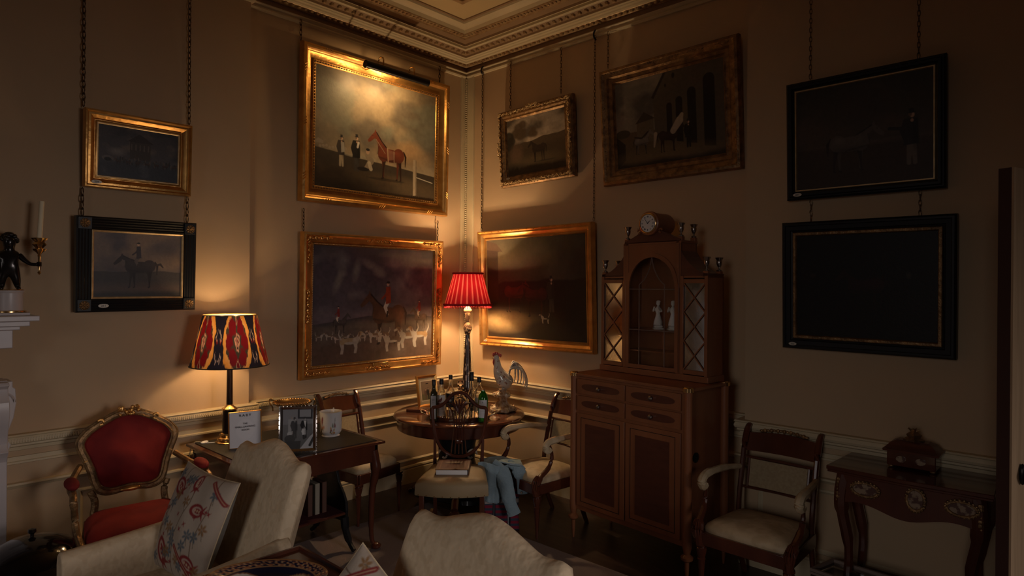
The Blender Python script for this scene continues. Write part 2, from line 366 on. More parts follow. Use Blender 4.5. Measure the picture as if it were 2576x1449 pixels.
# ------------------------------------------------------------------ painting on vertices
def noise(nx, ny, fx, fy, seed, octs=3):
    out = np.zeros((ny, nx)); amp = 1; tot = 0
    for o in range(octs):
        gx, gy = int(fx*2**o)+2, int(fy*2**o)+2
        g = np.random.default_rng(seed+o*17).random((gy, gx))
        x = np.linspace(0, gx-1.001, nx); y = np.linspace(0, gy-1.001, ny); xi = x.astype(int); yi = y.astype(int)
        u = x-xi; v = y-yi; u = u*u*(3-2*u); v = v*v*(3-2*v); u = u[None]; v = v[:, None]
        out += amp*((g[yi][:, xi]*(1-u)+g[yi][:, xi+1]*u)*(1-v)+(g[yi+1][:, xi]*(1-u)+g[yi+1][:, xi+1]*u)*v); tot += amp; amp *= .5
    return out/tot
class Cv:                          # a small canvas: x right 0..A (aspect), y down 0..1
    def __init__(s, nx, ny, A, top, bot, horizon=None):
        s.nx, s.ny, s.A = nx, ny, A; s.x = np.linspace(0, A, nx)[None, :]+np.zeros((ny, 1)); s.y = np.linspace(0, 1, ny)[:, None]+np.zeros((1, nx))
        s.px = 1/ny; s.c = np.zeros((ny, nx, 3)); s.c[:] = lerp(np.array(top), np.array(bot), s.y[..., None])
    def mix(s, m, col): m = np.clip(m, 0, 1)[..., None]; s.c = s.c*(1-m)+np.array(col)*m; return s
    def soft(s, d, w=None): return np.clip(.5-d/((w or s.px)*1.0), 0, 1)
    def ell(s, cx, cy, rx, ry, col, a=1, rot=0, w=None):
        dx, dy = s.x-cx, s.y-cy; c, n = math.cos(rot), math.sin(rot); u, v = dx*c+dy*n, -dx*n+dy*c
        d = (np.sqrt((u/rx)**2+(v/ry)**2)-1)*min(rx, ry); return s.mix(s.soft(d, w)*a, col)
    def line(s, pts, r, col, a=1):
        rs = r if hasattr(r, '__len__') else [r]*len(pts); D = np.full(s.x.shape, 9.)
        for (x0, y0), (x1, y1), r0, r1 in zip(pts, pts[1:], rs, rs[1:]):
            dx, dy = x1-x0, y1-y0; t = np.clip(((s.x-x0)*dx+(s.y-y0)*dy)/(dx*dx+dy*dy+1e-9), 0, 1)
            D = np.minimum(D, np.hypot(s.x-x0-t*dx, s.y-y0-t*dy)-(r0+(r1-r0)*t))
        return s.mix(s.soft(D)*a, col)
    def poly(s, pts, col, a=1, w=None):
        ins = np.zeros(s.x.shape, bool); D = np.full(s.x.shape, 9.); n = len(pts)
        for i in range(n):
            (x0, y0), (x1, y1) = pts[i], pts[(i+1) % n]; dx, dy = x1-x0, y1-y0
            t = np.clip(((s.x-x0)*dx+(s.y-y0)*dy)/(dx*dx+dy*dy+1e-9), 0, 1); D = np.minimum(D, np.hypot(s.x-x0-t*dx, s.y-y0-t*dy))
            if abs(dy) > 1e-9: ins ^= ((y0 > s.y) != (y1 > s.y)) & (s.x < dx*(s.y-y0)/dy+x0)
        return s.mix(s.soft(np.where(ins, -D, D), w)*a, col)
    def cloud(s, seed, fx, fy, col, lo=.5, hi=.7, y0=0, y1=1, a=1):
        n = noise(s.nx, s.ny, fx, fy, seed, 4); m = np.clip((n-lo)/(hi-lo), 0, 1)*np.clip((y1-s.y)/.08, 0, 1)*np.clip((s.y-y0)/.08+1, 0, 1)
        return s.mix(m*a, col)
    def ground(s, y, col, seed=1, amp=.02, slope=0, w=None):
        n = noise(s.nx, 2, 4, 1, seed)[0]; return s.mix(s.soft(y+slope*s.x+(n[None]-.5)*amp-s.y, w or .006), col)
    def grain(s, a=.12, seed=5, f=40):
        s.c *= 1+a*(noise(s.nx, s.ny, f*s.A, f, seed, 2)[..., None]-.5)*2; return s
def horse(c, x, y, h, col, face=-1, dark=None, neck=0, legs=((.26, -.02), (.22, .05), (-.27, .03), (-.33, -.05)), tail=1):
    """standing horse; (x,y) = ground under the belly, h = height at withers, face -1 looks left"""
    f = -face; dk = dark or tuple(v*.45 for v in col); P = lambda a, b: (x-f*a*h, y-b*h)
    for i, (lx, kick) in enumerate(legs):
        c.line([P(lx, .55), P(lx+kick*.6, .30), P(lx+kick, .03)], [.06*h, .03*h, .018*h], dk if i % 2 else tuple(v*.75 for v in col)); c.line([P(lx+kick, .03), P(lx+kick+.03, .01)], .022*h, dk)
    if tail: c.line([P(-.47, .88), P(-.54, .74), P(-.53, .45)], [.02*h, .035*h, .012*h], dk)
    c.ell(*P(0, .70), .40*h, .19*h, col); c.ell(*P(.26, .72), .19*h, .22*h, col); c.ell(*P(-.29, .74), .20*h, .21*h, col)
    c.poly([P(.12, .88), P(.30, 1.02+neck*.3), P(.52, 1.27+neck), P(.60, 1.18+neck), P(.46, .98+neck*.3), P(.42, .68)], col)
    c.poly([P(.50, 1.28+neck), P(.55, 1.36+neck), P(.58, 1.27+neck), P(.68, 1.17+neck), P(.80, 1.02+neck), P(.77, .96+neck), P(.70, .99+neck), P(.56, 1.10+neck)], col)
    c.line([P(.50, 1.27+neck), P(.32, 1.06+neck*.4), P(.16, .92)], .018*h, dk); c.line([P(.42, .62), P(-.1, .53)], .02*h, dk, .5)
    c.ell(*P(-.25, .80), .12*h, .07*h, tuple(min(1, v*1.6) for v in col), .5, w=.08*h); c.ell(*P(.22, .80), .10*h, .07*h, tuple(min(1, v*1.4) for v in col), .4, w=.08*h); c.ell(*P(-.02, .56), .36*h, .06*h, dk, .55, w=.10*h); c.line([P(.42, .90), P(.46, .70)], .02*h, dk, .5); c.ell(*P(.63, 1.17+neck), .014*h, .012*h, dk)
def man(c, x, y, h, coat, legs=(.3, .27, .2), hat=(.02, .02, .02), skin=(.5, .32, .22)):
    c.line([(x-.04*h, y), (x-.03*h, y-.3*h), (x, y-.5*h)], [.035*h, .045*h, .07*h], legs); c.line([(x+.06*h, y), (x+.04*h, y-.3*h), (x, y-.5*h)], [.035*h, .045*h, .07*h], legs)
    c.poly([(x-.11*h, y-.82*h), (x+.10*h, y-.82*h), (x+.12*h, y-.35*h), (x-.13*h, y-.33*h)], coat); c.line([(x-.1*h, y-.78*h), (x-.15*h, y-.6*h), (x-.1*h, y-.45*h)], .035*h, coat)
    c.ell(x+.07*h, y-.55*h, .05*h, .24*h, tuple(v*.5 for v in coat), .7, w=.06*h); c.ell(x+.01*h, y-.78*h, .025*h, .03*h, tuple(v*.8 for v in skin)); c.ell(x+.012*h, y-.885*h, .038*h, .050*h, skin); c.ell(x-.02*h, y-.90*h, .03*h, .045*h, tuple(v*.3 for v in skin)); c.ell(x, y-.925*h, .065*h, .014*h, hat); c.poly([(x-.038*h, y-.92*h), (x+.038*h, y-.92*h), (x+.042*h, y-1.0*h), (x-.042*h, y-1.0*h)], hat)
def rider(c, x, y, h, coat, breech=(.55, .5, .42), f=-1):
    c.line([(x, y-.42*h), (x+f*.12*h, y-.2*h), (x+f*.02*h, y+.05*h)], [.09*h, .07*h, .045*h], breech); c.line([(x+f*.02*h, y-.03*h), (x+f*.04*h, y+.12*h)], .04*h, (.03, .02, .02))
    c.poly([(x-.10*h, y-.9*h), (x+.08*h, y-.92*h), (x+.12*h, y-.35*h), (x-.10*h, y-.30*h)], coat); c.line([(x, y-.85*h), (x+f*.12*h, y-.62*h), (x+f*.26*h, y-.5*h)], .035*h, coat)
    c.ell(x+f*.02*h, y-1.0*h, .055*h, .07*h, (.45, .3, .22)); c.ell(x+f*.01*h, y-1.06*h, .07*h, .045*h, (.02, .02, .02)); c.ell(x+f*.07*h, y-1.04*h, .06*h, .015*h, (.02, .02, .02))
def hound(c, x, y, h, f=1, col=(.30, .20, .11), seed=0):
    w = (.33, .30, .265); P = lambda a, b: (x+f*a*h, y-b*h)
    for lx in (.42, .34, -.42, -.50): c.line([P(lx, .55), P(lx+.05, .28), P(lx, .02)], [.09*h, .05*h, .04*h], w)
    c.ell(*P(0, .66), .52*h, .17*h, col); c.ell(*P(.40, .66), .2*h, .2*h, w); c.ell(*P(-.42, .66), .17*h, .19*h, col); c.ell(*P(.05, .55), .35*h, .07*h, w)
    c.line([P(.5, .75), P(.66, 1.0)], [.14*h, .10*h], w); c.ell(*P(.72, 1.05), .17*h, .11*h, col); c.line([P(.82, 1.02), P(.95, .97)], .06*h, w); c.line([P(.64, 1.08), P(.60, .92)], .05*h, (.14, .08, .05))
    c.line([P(-.52, .78), P(-.66, 1.05), P(-.62, 1.28)], [.05*h, .035*h, .015*h], w)
def canvas(name, c, w, h, parent, m, z=0, t=.004, label=None):   # flat painted panel in the local x/y plane, facing +z
    ny, nx = c.c.shape[:2]; b = MB(); b.grid(lambda u, v: ((u-.5)*w, (.5-v)*h, z), nx, ny)
    o = b.build(name, M[m], parent, smooth=False, fix=False, label=label); me = o.data
    a = me.color_attributes.new('Col', 'FLOAT_COLOR', 'POINT'); arr = np.ones((ny*nx, 4)); arr[:, :3] = np.clip(c.c.reshape(-1, 3), 0, 1)
    a.data.foreach_set('color', arr.ravel()); me.flip_normals(); return o
def setcol(o, arr):
    a = o.data.color_attributes.new('Col', 'FLOAT_COLOR', 'POINT'); q = np.ones((arr.shape[0], 4)); q[:, :3] = np.clip(arr, 0, 1); a.data.foreach_set('color', q.ravel())

def frame_mesh(W, H, prof, x0=0):
    b = MB(); vs = []; fs = []; m = len(prof)
    for sx, sy in ((-1, -1), (1, -1), (1, 1), (-1, 1)):
        for i, h in prof: vs.append((sx*(W/2-i), sy*(H/2-i), h))
    for k in range(4):
        for i in range(m-1): j = (k+1) % 4; fs.append((k*m+i, j*m+i, j*m+i+1, k*m+i+1))
    return b.add(vs, fs)
def scrolls(b, pts, size, seed, z, dens=1.0, arc=False):     # carved leaf clusters strewn along a polyline
    r = random.Random(seed)
    for a, c in zip(pts, pts[1:]):
        a, c = V(a), V(c); L = (c-a).length; n = max(1, int(L/size*dens*1.3)); ang = math.atan2(c.y-a.y, c.x-a.x)
        for k in range(n):
            t = (k+.5)/n; p = a+(c-a)*t
            R = Matrix.Rotation(ang+r.uniform(-.9, .9), 3, 'Z')
            b.ell((p.x+r.uniform(-.25, .25)*size, p.y+r.uniform(-.25, .25)*size, z+r.uniform(0, .3)*size), (size*.62, size*.22, size*.32), 6, 4, R)
            if k % 2 == 0: b.tube([(p.x+math.cos(q)*size*.4, p.y+math.sin(q)*size*.4, z+size*.25) for q in np.linspace(ang, ang+4.4, 6)], size*.13, 5)
FR = {'L1': ('L', .088, .577, .444, -2.8, 2.477, .09, .063, .005), 'L2': ('L', .088, .642, .547, -2.807, 1.813, .09, .049, .006),
      'L3': ('L', 0, 1.428, 1.174, -.998, 2.912, .09, .02, .001), 'L4': ('L', 0, 1.351, 1.101, -1.025, 1.549, .09, .029, .004),
      'R5': ('R', 0, .814, .655, .906, 2.899, .09, .039, .021), 'R6': ('R', 0, 1.257, 1.02, .894, 1.688, .09, .03, .009),
      'R7': ('R', 0, 1.081, .863, 2.126, 2.902, .09, .069, .010), 'R8': ('R', -.198, .779, .67, 3.42, 2.546, .09, .043, -.001),
      'R9': ('R', -.198, .844, .727, 3.436, 1.715, .09, .047, -.006)}
def hang(key, label):
    k, wl, W, H, s, z, o, lean, roll = FR[key]
    root = thing('framed_painting', label, 'painting')
    right, up, out = (V((0, 1, 0)), V((0, 0, 1)), V((1, 0, 0))) if k == 'L' else (V((1, 0, 0)), V((0, 0, 1)), V((0, -1, 0)))
    u2 = up*math.cos(lean)+out*math.sin(lean); r3 = right*math.cos(roll)+u2*math.sin(roll); u3 = -right*math.sin(roll)+u2*math.cos(roll); o3 = r3.cross(u3)
    c = (V((wl+o, s, z)) if k == 'L' else V((s, wl-o, z)))
    root.matrix_world = Matrix(((r3.x, u3.x, o3.x, c.x), (r3.y, u3.y, o3.y, c.y), (r3.z, u3.z, o3.z, c.z), (0, 0, 0, 1)))
    return root, W, H
def plaque(root, x, y, z, txt, s=.03):
    b = MB(); b.prism([(math.cos(a)*s*(1 if abs(math.cos(a)) < .8 else 1), math.sin(a)*s*.42) for a in np.linspace(0, 6.283, 17)[:-1]], 0, .003, 'xy')
    o = b.build('number_plate', M['plaque'], root, loc=(x, y, z), smooth=False); text(txt, s*.62, M['ink'], o, (0, -s*.2, .0034), 'number')
def text(body, size, m, parent, loc, name='lettering', ext=.0004, align='CENTER', rot=(0, 0, 0)):
    cu = bpy.data.curves.new(name, 'FONT'); cu.body = body; cu.size = size; cu.align_x = align; cu.extrude = ext
    t = bpy.data.objects.new(name+'_tmp', cu); COL.objects.link(t); bpy.context.view_layer.update()
    me = bpy.data.meshes.new_from_object(t); bpy.data.objects.remove(t); me.materials.clear(); me.materials.append(m)
    o = bpy.data.objects.new(name, me); COL.objects.link(o); o.parent = parent; o.location = loc; o.rotation_euler = rot; return o
GOLDP = [(0, -.055), (0, -.012), (.006, -.002), (.018, 0), (.026, -.008), (.032, -.014), (.05, -.012), (.07, -.022), (.088, -.036), (.094, -.036), (.098, -.028), (.108, -.026), (.112, -.034), (.118, -.040)]
def scaleprof(P, k): return [(i*k, h) for i, h in P]

# 1 small gilt frame on the chimney breast: a dark racecourse scene with a round grandstand
r, W, H = hang('L1', 'small gilt-framed dark racecourse painting, upper of the two beside the fireplace')
frame_mesh(W, H, scaleprof(GOLDP, .60)).build('frame', M['gold'], r, angle=30)
i = .071; w, h = W-2*i, H-2*i
frame_mesh(w+.008, h+.008, [(0, -.034), (.004, -.034), (.008, -.038)]).build('slip', M['goldpale'], r, smooth=False)
c = Cv(220, 150, w/h, (.05, .045, .05), (.075, .07, .08))
c.cloud(3, 4, 3, (.14, .11, .09), .45, .7, 0, .5); c.cloud(8, 3, 3, (.03, .03, .035), .45, .7, 0, .6)
c.ground(.62, (.045, .05, .06), 4, .03); c.cloud(5, 6, 4, (.10, .105, .12), .5, .75, .7, 1, .6)
c.poly([(.55, .60), (.55, .25), (.72, .13), (.92, .25), (.92, .62)], (.045, .035, .03)); c.poly([(.50, .27), (.72, .10), (.98, .27)], (.03, .022, .02))
for q in range(5): c.line([(.58+q*.075, .32), (.58+q*.075, .42)], .012, (.10, .08, .07))
c.ell(.33, .50, .12, .06, (.20, .18, .17), .7, w=.08); c.ell(.17, .64, .10, .05, (.12, .11, .11)); c.ell(.17, .66, .06, .035, (.01, .01, .01))
rr = random.Random(2)
for q in range(60): c.ell(rr.uniform(.2, 1.55), rr.uniform(.60, .70), .012, rr.uniform(.02, .05), rr.choice([(.02, .02, .02), (.05, .04, .04), (.10, .08, .07)]))
for q in range(7): horse(c, .35+q*.17, .74, .09, (.05, .03, .025), rr.choice((-1, 1)))
canvas('canvas', c.grain(), w, h, r, 'paint', -.040); plaque(r, -W/2+.06, -H/2+.032, -.004, '209', .026)
# 2 black reeded frame with rosettes: horse and jockey walking left
r, W, H = hang('L2', 'black reeded frame with gilt corner rosettes, dark horse and jockey painting')
b = frame_mesh(W, H, [(0, -.055), (0, -.006), (.008, 0)]+[(.008+.0075*q, -.004*(q % 2)) for q in range(1, 9)]+[(.072, -.006), (.076, -.014)])
b.build('frame', M['ebony'], r, smooth=False)
for sx in (-1, 1):
    for sy in (-1, 1):
        bb = MB(); bb.box((0, 0, .001), (.068, .068, .008)); bb.build('corner_block', M['ebony'], r, loc=(sx*(W/2-.040), sy*(H/2-.040), 0), bevel=.002)
        bb = MB()
        for q in range(8): bb.ell((math.cos(q*.785)*.015, math.sin(q*.785)*.015, .008), (.012, .006, .005), 8, 5, Matrix.Rotation(q*.785, 3, 'Z'))
        for q in range(8): bb.ell((math.cos(q*.785+.4)*.023, math.sin(q*.785+.4)*.023, .006), (.006, .004, .004), 6, 4, Matrix.Rotation(q*.785+.4, 3, 'Z'))
        bb.ell((0, 0, .009), .008); bb.build('rosette', M['golddull'], r, loc=(sx*(W/2-.040), sy*(H/2-.040), 0))
frame_mesh(W-.150, H-.150, [(0, -.016), (0, -.004), (.004, -.002), (.011, -.006), (.013, -.014)]).build('slip', M['goldpale'], r, smooth=False)
i = .087; w, h = W-2*i, H-2*i
c = Cv(220, 170, w/h, (.115, .095, .095), (.11, .085, .07))
c.cloud(9, 3, 3, (.18, .13, .10), .42, .7, 0, .6); c.cloud(12, 3, 2, (.07, .06, .07), .45, .7, 0, .7)
c.mix(np.exp(-((c.y-.42)/.12)**2)*.35*np.clip(c.x, 0, 1.3), (.26, .17, .10)); c.ground(.60, (.045, .038, .038), 7, .04); c.ground(.80, (.085, .06, .05), 9, .01, w=.12); c.ground(.93, (.03, .028, .026), 10, .03, w=.06)
horse(c, .64, .86, .47, (.028, .022, .024), -1, neck=-.20, legs=((.24, .07), (.19, -.03), (-.26, -.05), (-.32, .02)))
c.line([(.86, .50), (.94, .48), (.98, .53)], [.012, .018, .01], (.03, .022, .022)); rider(c, .62, .50, .33, (.03, .026, .035), (.09, .075, .07))
canvas('canvas', c.grain(), w, h, r, 'paint', -.012); plaque(r, -W/2+.135, -H/2+.036, .001, '211', .027)
# 3 large gilt frame: bay horse, three grooms, racecourse post
r, W, H = hang('L3', 'largest gilt-framed painting, bay racehorse with three men, under the picture light')
BIGP = [(0, -.06), (0, -.02), (.008, -.004), (.026, 0), (.036, -.006), (.044, -.022), (.058, -.034), (.085, -.044), (.096, -.046), (.10, -.034), (.106, -.034), (.108, -.040), (.126, -.044), (.130, -.05)]
FM = frame_mesh(W, H, BIGP)
b = MB()
for sx, sy, L, hz in ((0, 1, W-.22, 1), (0, -1, W-.22, 1), (1, 0, H-.22, 0), (-1, 0, H-.22, 0)):
    n = int(L/.022)
    for k in range(n):
        t = (k+.5)/n*L-L/2; p = (t, sy*(H/2-.117)) if hz else (sx*(W/2-.117), t)
        b.ell((p[0], p[1], -.040), (.009, .006, .006) if hz else (.006, .009, .006), 6, 4)
b.build('beading', M['golddull'], r)
b = MB()
for t in (-.5, 0, .5):
    for sy in (-1, 1):
        for q in (-.02, 0, .02): b.tube([(t+q-.010, sy*(H/2-.010), 0), (t+q+.010, sy*(H/2-.032), 0)], .0035, 5)
    for sx in (-1, 1):
        for q in (-.02, 0, .02): b.tube([(sx*(W/2-.010), t*.8+q-.010, 0), (sx*(W/2-.032), t*.8+q+.010, 0)], .0035, 5)
FM.add(b.v, b.f); FM.build('frame', M['gold'], r, angle=30)
i = .128; w, h = W-2*i, H-2*i; A = w/h
c = Cv(360, 290, A, (.27, .21, .135), (.34, .27, .17))
c.cloud(21, 3, 3, (.14, .115, .085), .42, .62, 0, .75); c.cloud(25, 4, 4, (.20, .20, .15), .45, .62, 0, .6, .8); c.mix(np.clip(1-c.x/.6, 0, 1)*np.clip(1.1-c.y*1.2, 0, 1)*.75, (.10, .085, .065))
c.ell(.92, .62, .22, .07, (.40, .26, .13), .9, w=.12); c.ell(.98, .55, .12, .06, (.44, .28, .14), .9, w=.06); c.mix(np.exp(-((c.y-.55)/.1)**2)*.5*np.clip(.7-c.x, 0, 1), (.05, .045, .045))
c.ground(.68, (.05, .038, .026), 3, .015, slope=.07); c.ground(.80, (.075, .052, .03), 5, .04, w=.10, slope=.05); c.ell(.78, .90, .25, .05, (.16, .11, .055), .7, w=.12); c.ell(.3, .98, .45, .10, (.02, .016, .012), .8, w=.15); c.cloud(31, 8, 6, (.03, .022, .016), .52, .7, .85, 1, .6)
for q in range(9): c.ell(.05+q*.03, .665-(q % 3)*.006, .013, .012, (.30, .25, .19), .8)
c.poly([(.0, .63), (.03, .60), (.08, .62), (.08, .64), (0, .64)], (.28, .24, .19), .8); c.ell(.43, .70, .16, .014, (.30, .27, .2), .6)
horse(c, .76, .86, .31, (.14, .036, .018), -1, dark=(.03, .014, .010), neck=.02); c.poly([(.71, .59), (.81, .60), (.80, .67), (.73, .69)], (.20, .085, .055)); c.line([(.725, .58), (.735, .72)], .005, (.36, .24, .14)); c.line([(.795, .60), (.80, .72)], .004, (.30, .2, .13)); c.line([(.70, .63), (.60, .52)], .003, (.25, .18, .12))
man(c, .25, .80, .26, (.045, .035, .03), (.38, .31, .20)); c.poly([(.245, .60), (.275, .60), (.285, .68), (.25, .69)], (.30, .28, .24))
man(c, .40, .82, .31, (.014, .013, .013), (.05, .045, .04)); c.line([(.42, .58), (.41, .62)], .010, (.5, .46, .4))
c.line([(.50, .79), (.55, .72), (.52, .68)], [.02, .03, .03], (.24, .19, .13)); c.line([(.55, .79), (.53, .74)], .018, (.42, .36, .26)); c.ell(.515, .645, .018, .022, (.4, .27, .18)); c.ell(.515, .625, .02, .012, (.02, .02, .02)); c.ell(.47, .80, .06, .018, (.02, .016, .014))
c.ell(.72, .865, .20, .012, (.02, .015, .01), .6); c.poly([(1.015, .64), (1.045, .635), (1.05, .97), (1.02, .975)], (.38, .30, .20)); c.poly([(1.045, .635), (1.058, .65), (1.06, .965), (1.05, .97)], (.22, .17, .11)); c.line([(1.06, .80), (1.25, .83)], .004, (.5, .45, .36))
canvas('canvas', c.grain(), w, h, r, 'paint', -.052)
# 4 carved gilt frame with cartouches: huntsman and hounds
r, W, H = hang('L4', 'large carved gilt frame, huntsman in a scarlet coat with hounds, beside the red lamp')
frame_mesh(W, H, [(0, -.06), (0, -.018), (.006, -.006), (.02, -.002), (.034, -.010), (.05, -.012), (.068, -.016), (.076, -.028), (.080, -.022), (.088, -.022), (.090, -.032), (.095, -.04)]).build('frame', M['gold'], r, angle=30)
b = MB(); s = .028
for sx in (-1, 1):
    for sy in (-1, 1):
        X0, Y0 = sx*(W/2-.042), sy*(H/2-.042)
        scrolls(b, [(X0, Y0, 0), (X0-sx*.19, Y0, 0)], s, 3, -.004); scrolls(b, [(X0, Y0, 0), (X0, Y0-sy*.19, 0)], s, 4, -.004)
    scrolls(b, [(-.13, sx*(H/2-.042), 0), (.13, sx*(H/2-.042), 0)], s, 5, -.004); scrolls(b, [(sx*(W/2-.042), -.13, 0), (sx*(W/2-.042), .13, 0)], s, 6, -.004)
b.build('carved_leaves', M['gold'], r)
b = MB()
for hz, L in ((1, W-.18), (0, H-.18)):
    n = int(L/.013)
    for sg in (-1, 1):
        for k in range(n):
            t = (k+.5)/n*L-L/2; p = (t, sg*(H/2-.085)) if hz else (sg*(W/2-.085), t); b.ell((p[0], p[1], -.021), .0052, 5, 3)
b.build('beading', M['goldpale'], r)
b = MB(); b.box((0, 0, 0), (.15, .034, .004)); b.build('title_plate', M['brass'], r, loc=(.02, -H/2+.062, .002), bevel=.003)
i = .094; w, h = W-2*i, H-2*i; A = w/h
c = Cv(360, 290, A, (.060, .050, .068), (.105, .085, .105))
c.cloud(41, 4, 4, (.17, .15, .155), .52, .68, .05, .6, .8); c.cloud(47, 3, 2, (.045, .038, .052), .45, .7, 0, .7, .8)
for x, y, rx, ry, ro in ((.42, .20, .03, .08, .2), (.25, .28, .03, .10, .4), (.58, .16, .10, .03, .4), (.66, .22, .06, .035, .2), (.97, .20, .02, .06, 0), (.85, .065, .12, .018, .1), (1.15, .10, .12, .015, 0)): c.ell(x, y, rx, ry, (.20, .175, .16), .75, ro, w=.035)
c.mix(np.exp(-((c.y-.60)/.07)**2)*.5, (.16, .13, .15)); c.poly([(0, .66), (.3, .63), (.55, .60), (.75, .62), (1.0, .60), (A, .63), (A, .70), (0, .72)], (.045, .04, .05)); c.ground(.68, (.085, .07, .062), 4, .02, w=.03); c.ground(.80, (.085, .055, .042), 6, .03, w=.12); c.cloud(43, 9, 7, (.14, .105, .085), .55, .75, .72, 1, .5); c.ell(.85, .67, .5, .03, (.17, .14, .10), .6, w=.05)
horse(c, .27, .74, .13, (.06, .05, .05), 1); rider(c, .25, .64, .12, (.19, .02, .02)); horse(c, 1.13, .74, .15, (.09, .06, .045), -1); rider(c, 1.12, .62, .14, (.22, .025, .02))
horse(c, .76, .86, .37, (.085, .040, .024), -1, dark=(.022, .014, .012), neck=-.06); c.ell(.90, .62, .045, .09, (.17, .08, .045), .7, w=.05); c.ell(.74, .60, .07, .05, (.14, .065, .035), .6, w=.05)
rider(c, .76, .58, .26, (.27, .042, .016), (.52, .48, .42))
rr = random.Random(4)
for q in range(8): hound(c, .08+.085*q+rr.uniform(-.02, .02), .81+rr.uniform(-.02, .015), .055, rr.choice((-1, 1)), (.13, .09, .06))
for q in range(2): hound(c, .62+.10*q, .84, .10, -1, (.16, .10, .06))
hound(c, .36, .92, .16, 1, (.30, .22, .13)); hound(c, 1.00, .91, .17, -1, (.16, .10, .06)); hound(c, .82, .93, .16, -1, (.10, .07, .05)); hound(c, 1.13, .90, .16, -1, (.28, .18, .09))
canvas('canvas', c.grain(.2), w, h, r, 'paint', -.040)
# 5 small ornate frame: dark horse in a wooded landscape
r, W, H = hang('R5', 'small ornate carved frame with a dark horse among trees, right of the corner')
frame_mesh(W, H, [(0, -.065), (0, -.03), (.012, -.016), (.05, -.012), (.064, -.022), (.078, -.020), (.09, -.036)]).build('frame', M['golddull'], r, angle=30)
b = MB(); q = .028
pts = [(-W/2+q, -H/2+q, 0), (W/2-q, -H/2+q, 0), (W/2-q, H/2-q, 0), (-W/2+q, H/2-q, 0), (-W/2+q, -H/2+q, 0)]
scrolls(b, pts, .026, 9, -.008)
for x, y in ((0, H/2-.012), (0, -H/2+.015)): scrolls(b, [(x-.06, y, 0), (x+.06, y, 0)], .03, 3, -.004, 1.4)
for x, y in ((-W/2+.016, 0), (W/2-.016, 0)): scrolls(b, [(x, y-.06, 0), (x, y+.06, 0)], .028, 4, -.004, 1.4)
for sx in (-1, 1):
    for sy in (-1, 1): scrolls(b, [(sx*(W/2-.045), sy*(H/2-.03), 0), (sx*(W/2-.02), sy*(H/2-.03), 0)], .032, 5, -.004, 2)
b.build('carved_leaves', M['goldpale'], r)
i = .088; w, h = W-2*i, H-2*i; A = w/h
c = Cv(220, 170, A, (.44, .37, .28), (.50, .36, .23))
c.cloud(51, 3, 3, (.10, .08, .06), .4, .65, 0, .6); c.mix(np.clip((c.x-.7)*1.5, 0, 1)*np.clip(.5-c.y, 0, 1)*1.2, (.05, .04, .035))
c.ground(.46, (.075, .05, .03), 4, .06, slope=-.06); c.ground(.52, (.055, .035, .02), 5, .03, w=.1)
for x, y, q in ((.28, .16, .10), (.38, .12, .09), (.20, .26, .10), (.33, .28, .13), (.62, .26, .06), (.58, .32, .07), (.66, .33, .07)): c.ell(x, y, q, q*.8, (.085, .055, .032), .9, w=.04)
for x, y, q in ((.04, .30, .12), (.10, .38, .10), (.03, .45, .12)): c.ell(x, y, q, q*.8, (.022, .016, .011), .95, w=.03)
c.ell(.22, .62, .14, .16, (.13, .075, .045), .8, w=.12); c.ell(.7, .78, .45, .08, (.10, .07, .035), .8, w=.12); c.ground(.88, (.03, .022, .014), 8, .08, w=.06); c.ell(.1, .9, .3, .09, (.018, .013, .009), .9, w=.1)
horse(c, .74, .82, .32, (.022, .012, .009), -1, neck=-.14, legs=((.26, .0), (.30, .0), (-.20, -.02), (-.34, -.02))); c.ell(.9, .82, .22, .012, (.02, .014, .01), .6)
canvas('canvas', c.grain(), w, h, r, 'paint', -.036); plaque(r, -W/2+.10, -H/2+.070, -.018, '206', .020)
# 6 large plain gilt frame behind the red lamp
r, W, H = hang('R6', 'plain gilt frame with dark horses and a top-hatted man, between red lamp and cabinet')
FM = frame_mesh(W, H, scaleprof(GOLDP, .70))
b = MB()
for sy in (-1, 1):
    for k in range(14):
        t = -W/2+.1+k*(W-.2)/13; b.tube([(t-.006, sy*(H/2-.008), -.002), (t+.006, sy*(H/2-.018), -.002)], .0025, 5)
    for k in range(11):
        t = -H/2+.1+k*(H-.2)/10; b.tube([(sy*(W/2-.008), t-.006, -.002), (sy*(W/2-.018), t+.006, -.002)], .0025, 5)
FM.add(b.v, b.f); FM.build('frame', M['gold'], r, angle=30)
i = .082; w, h = W-2*i, H-2*i; A = w/h
c = Cv(330, 270, A, (.10, .085, .055), (.12, .10, .065))
c.cloud(61, 3, 2, (.045, .038, .026), .4, .65, 0, .6); c.mix(np.clip((c.x-.55)*1.3, 0, 1)*.8, (.018, .014, .010)); c.ell(.42, .22, .25, .12, (.22, .17, .09), .6, w=.3)
c.ground(.46, (.020, .013, .009), 6, .08, slope=-.05, w=.02); c.poly([(0, .04), (.13, .05), (.20, .12), (.16, .13), (.16, .62), (0, .66)], (.035, .02, .014)); c.poly([(0, 0), (.14, .04), (.23, .13), (0, .10)], (.06, .035, .022))
c.ell(.22, .84, .26, .085, (.26, .17, .075), .95, w=.10); c.ell(.38, .80, .20, .04, (.20, .13, .06), .7, w=.08); c.mix(np.clip((c.x-.6)*2, 0, 1)*np.clip((c.y-.6)*4, 0, 1)*.8, (.012, .010, .008))
horse(c, .38, .74, .28, (.075, .018, .010), 1, dark=(.015, .009, .007), neck=-.2); horse(c, .66, .78, .30, (.055, .014, .010), -1, dark=(.012, .008, .007), neck=-.2)
man(c, .86, .72, .34, (.035, .028, .02), (.06, .05, .04)); hound(c, .78, .84, .08, -1, (.03, .022, .015))
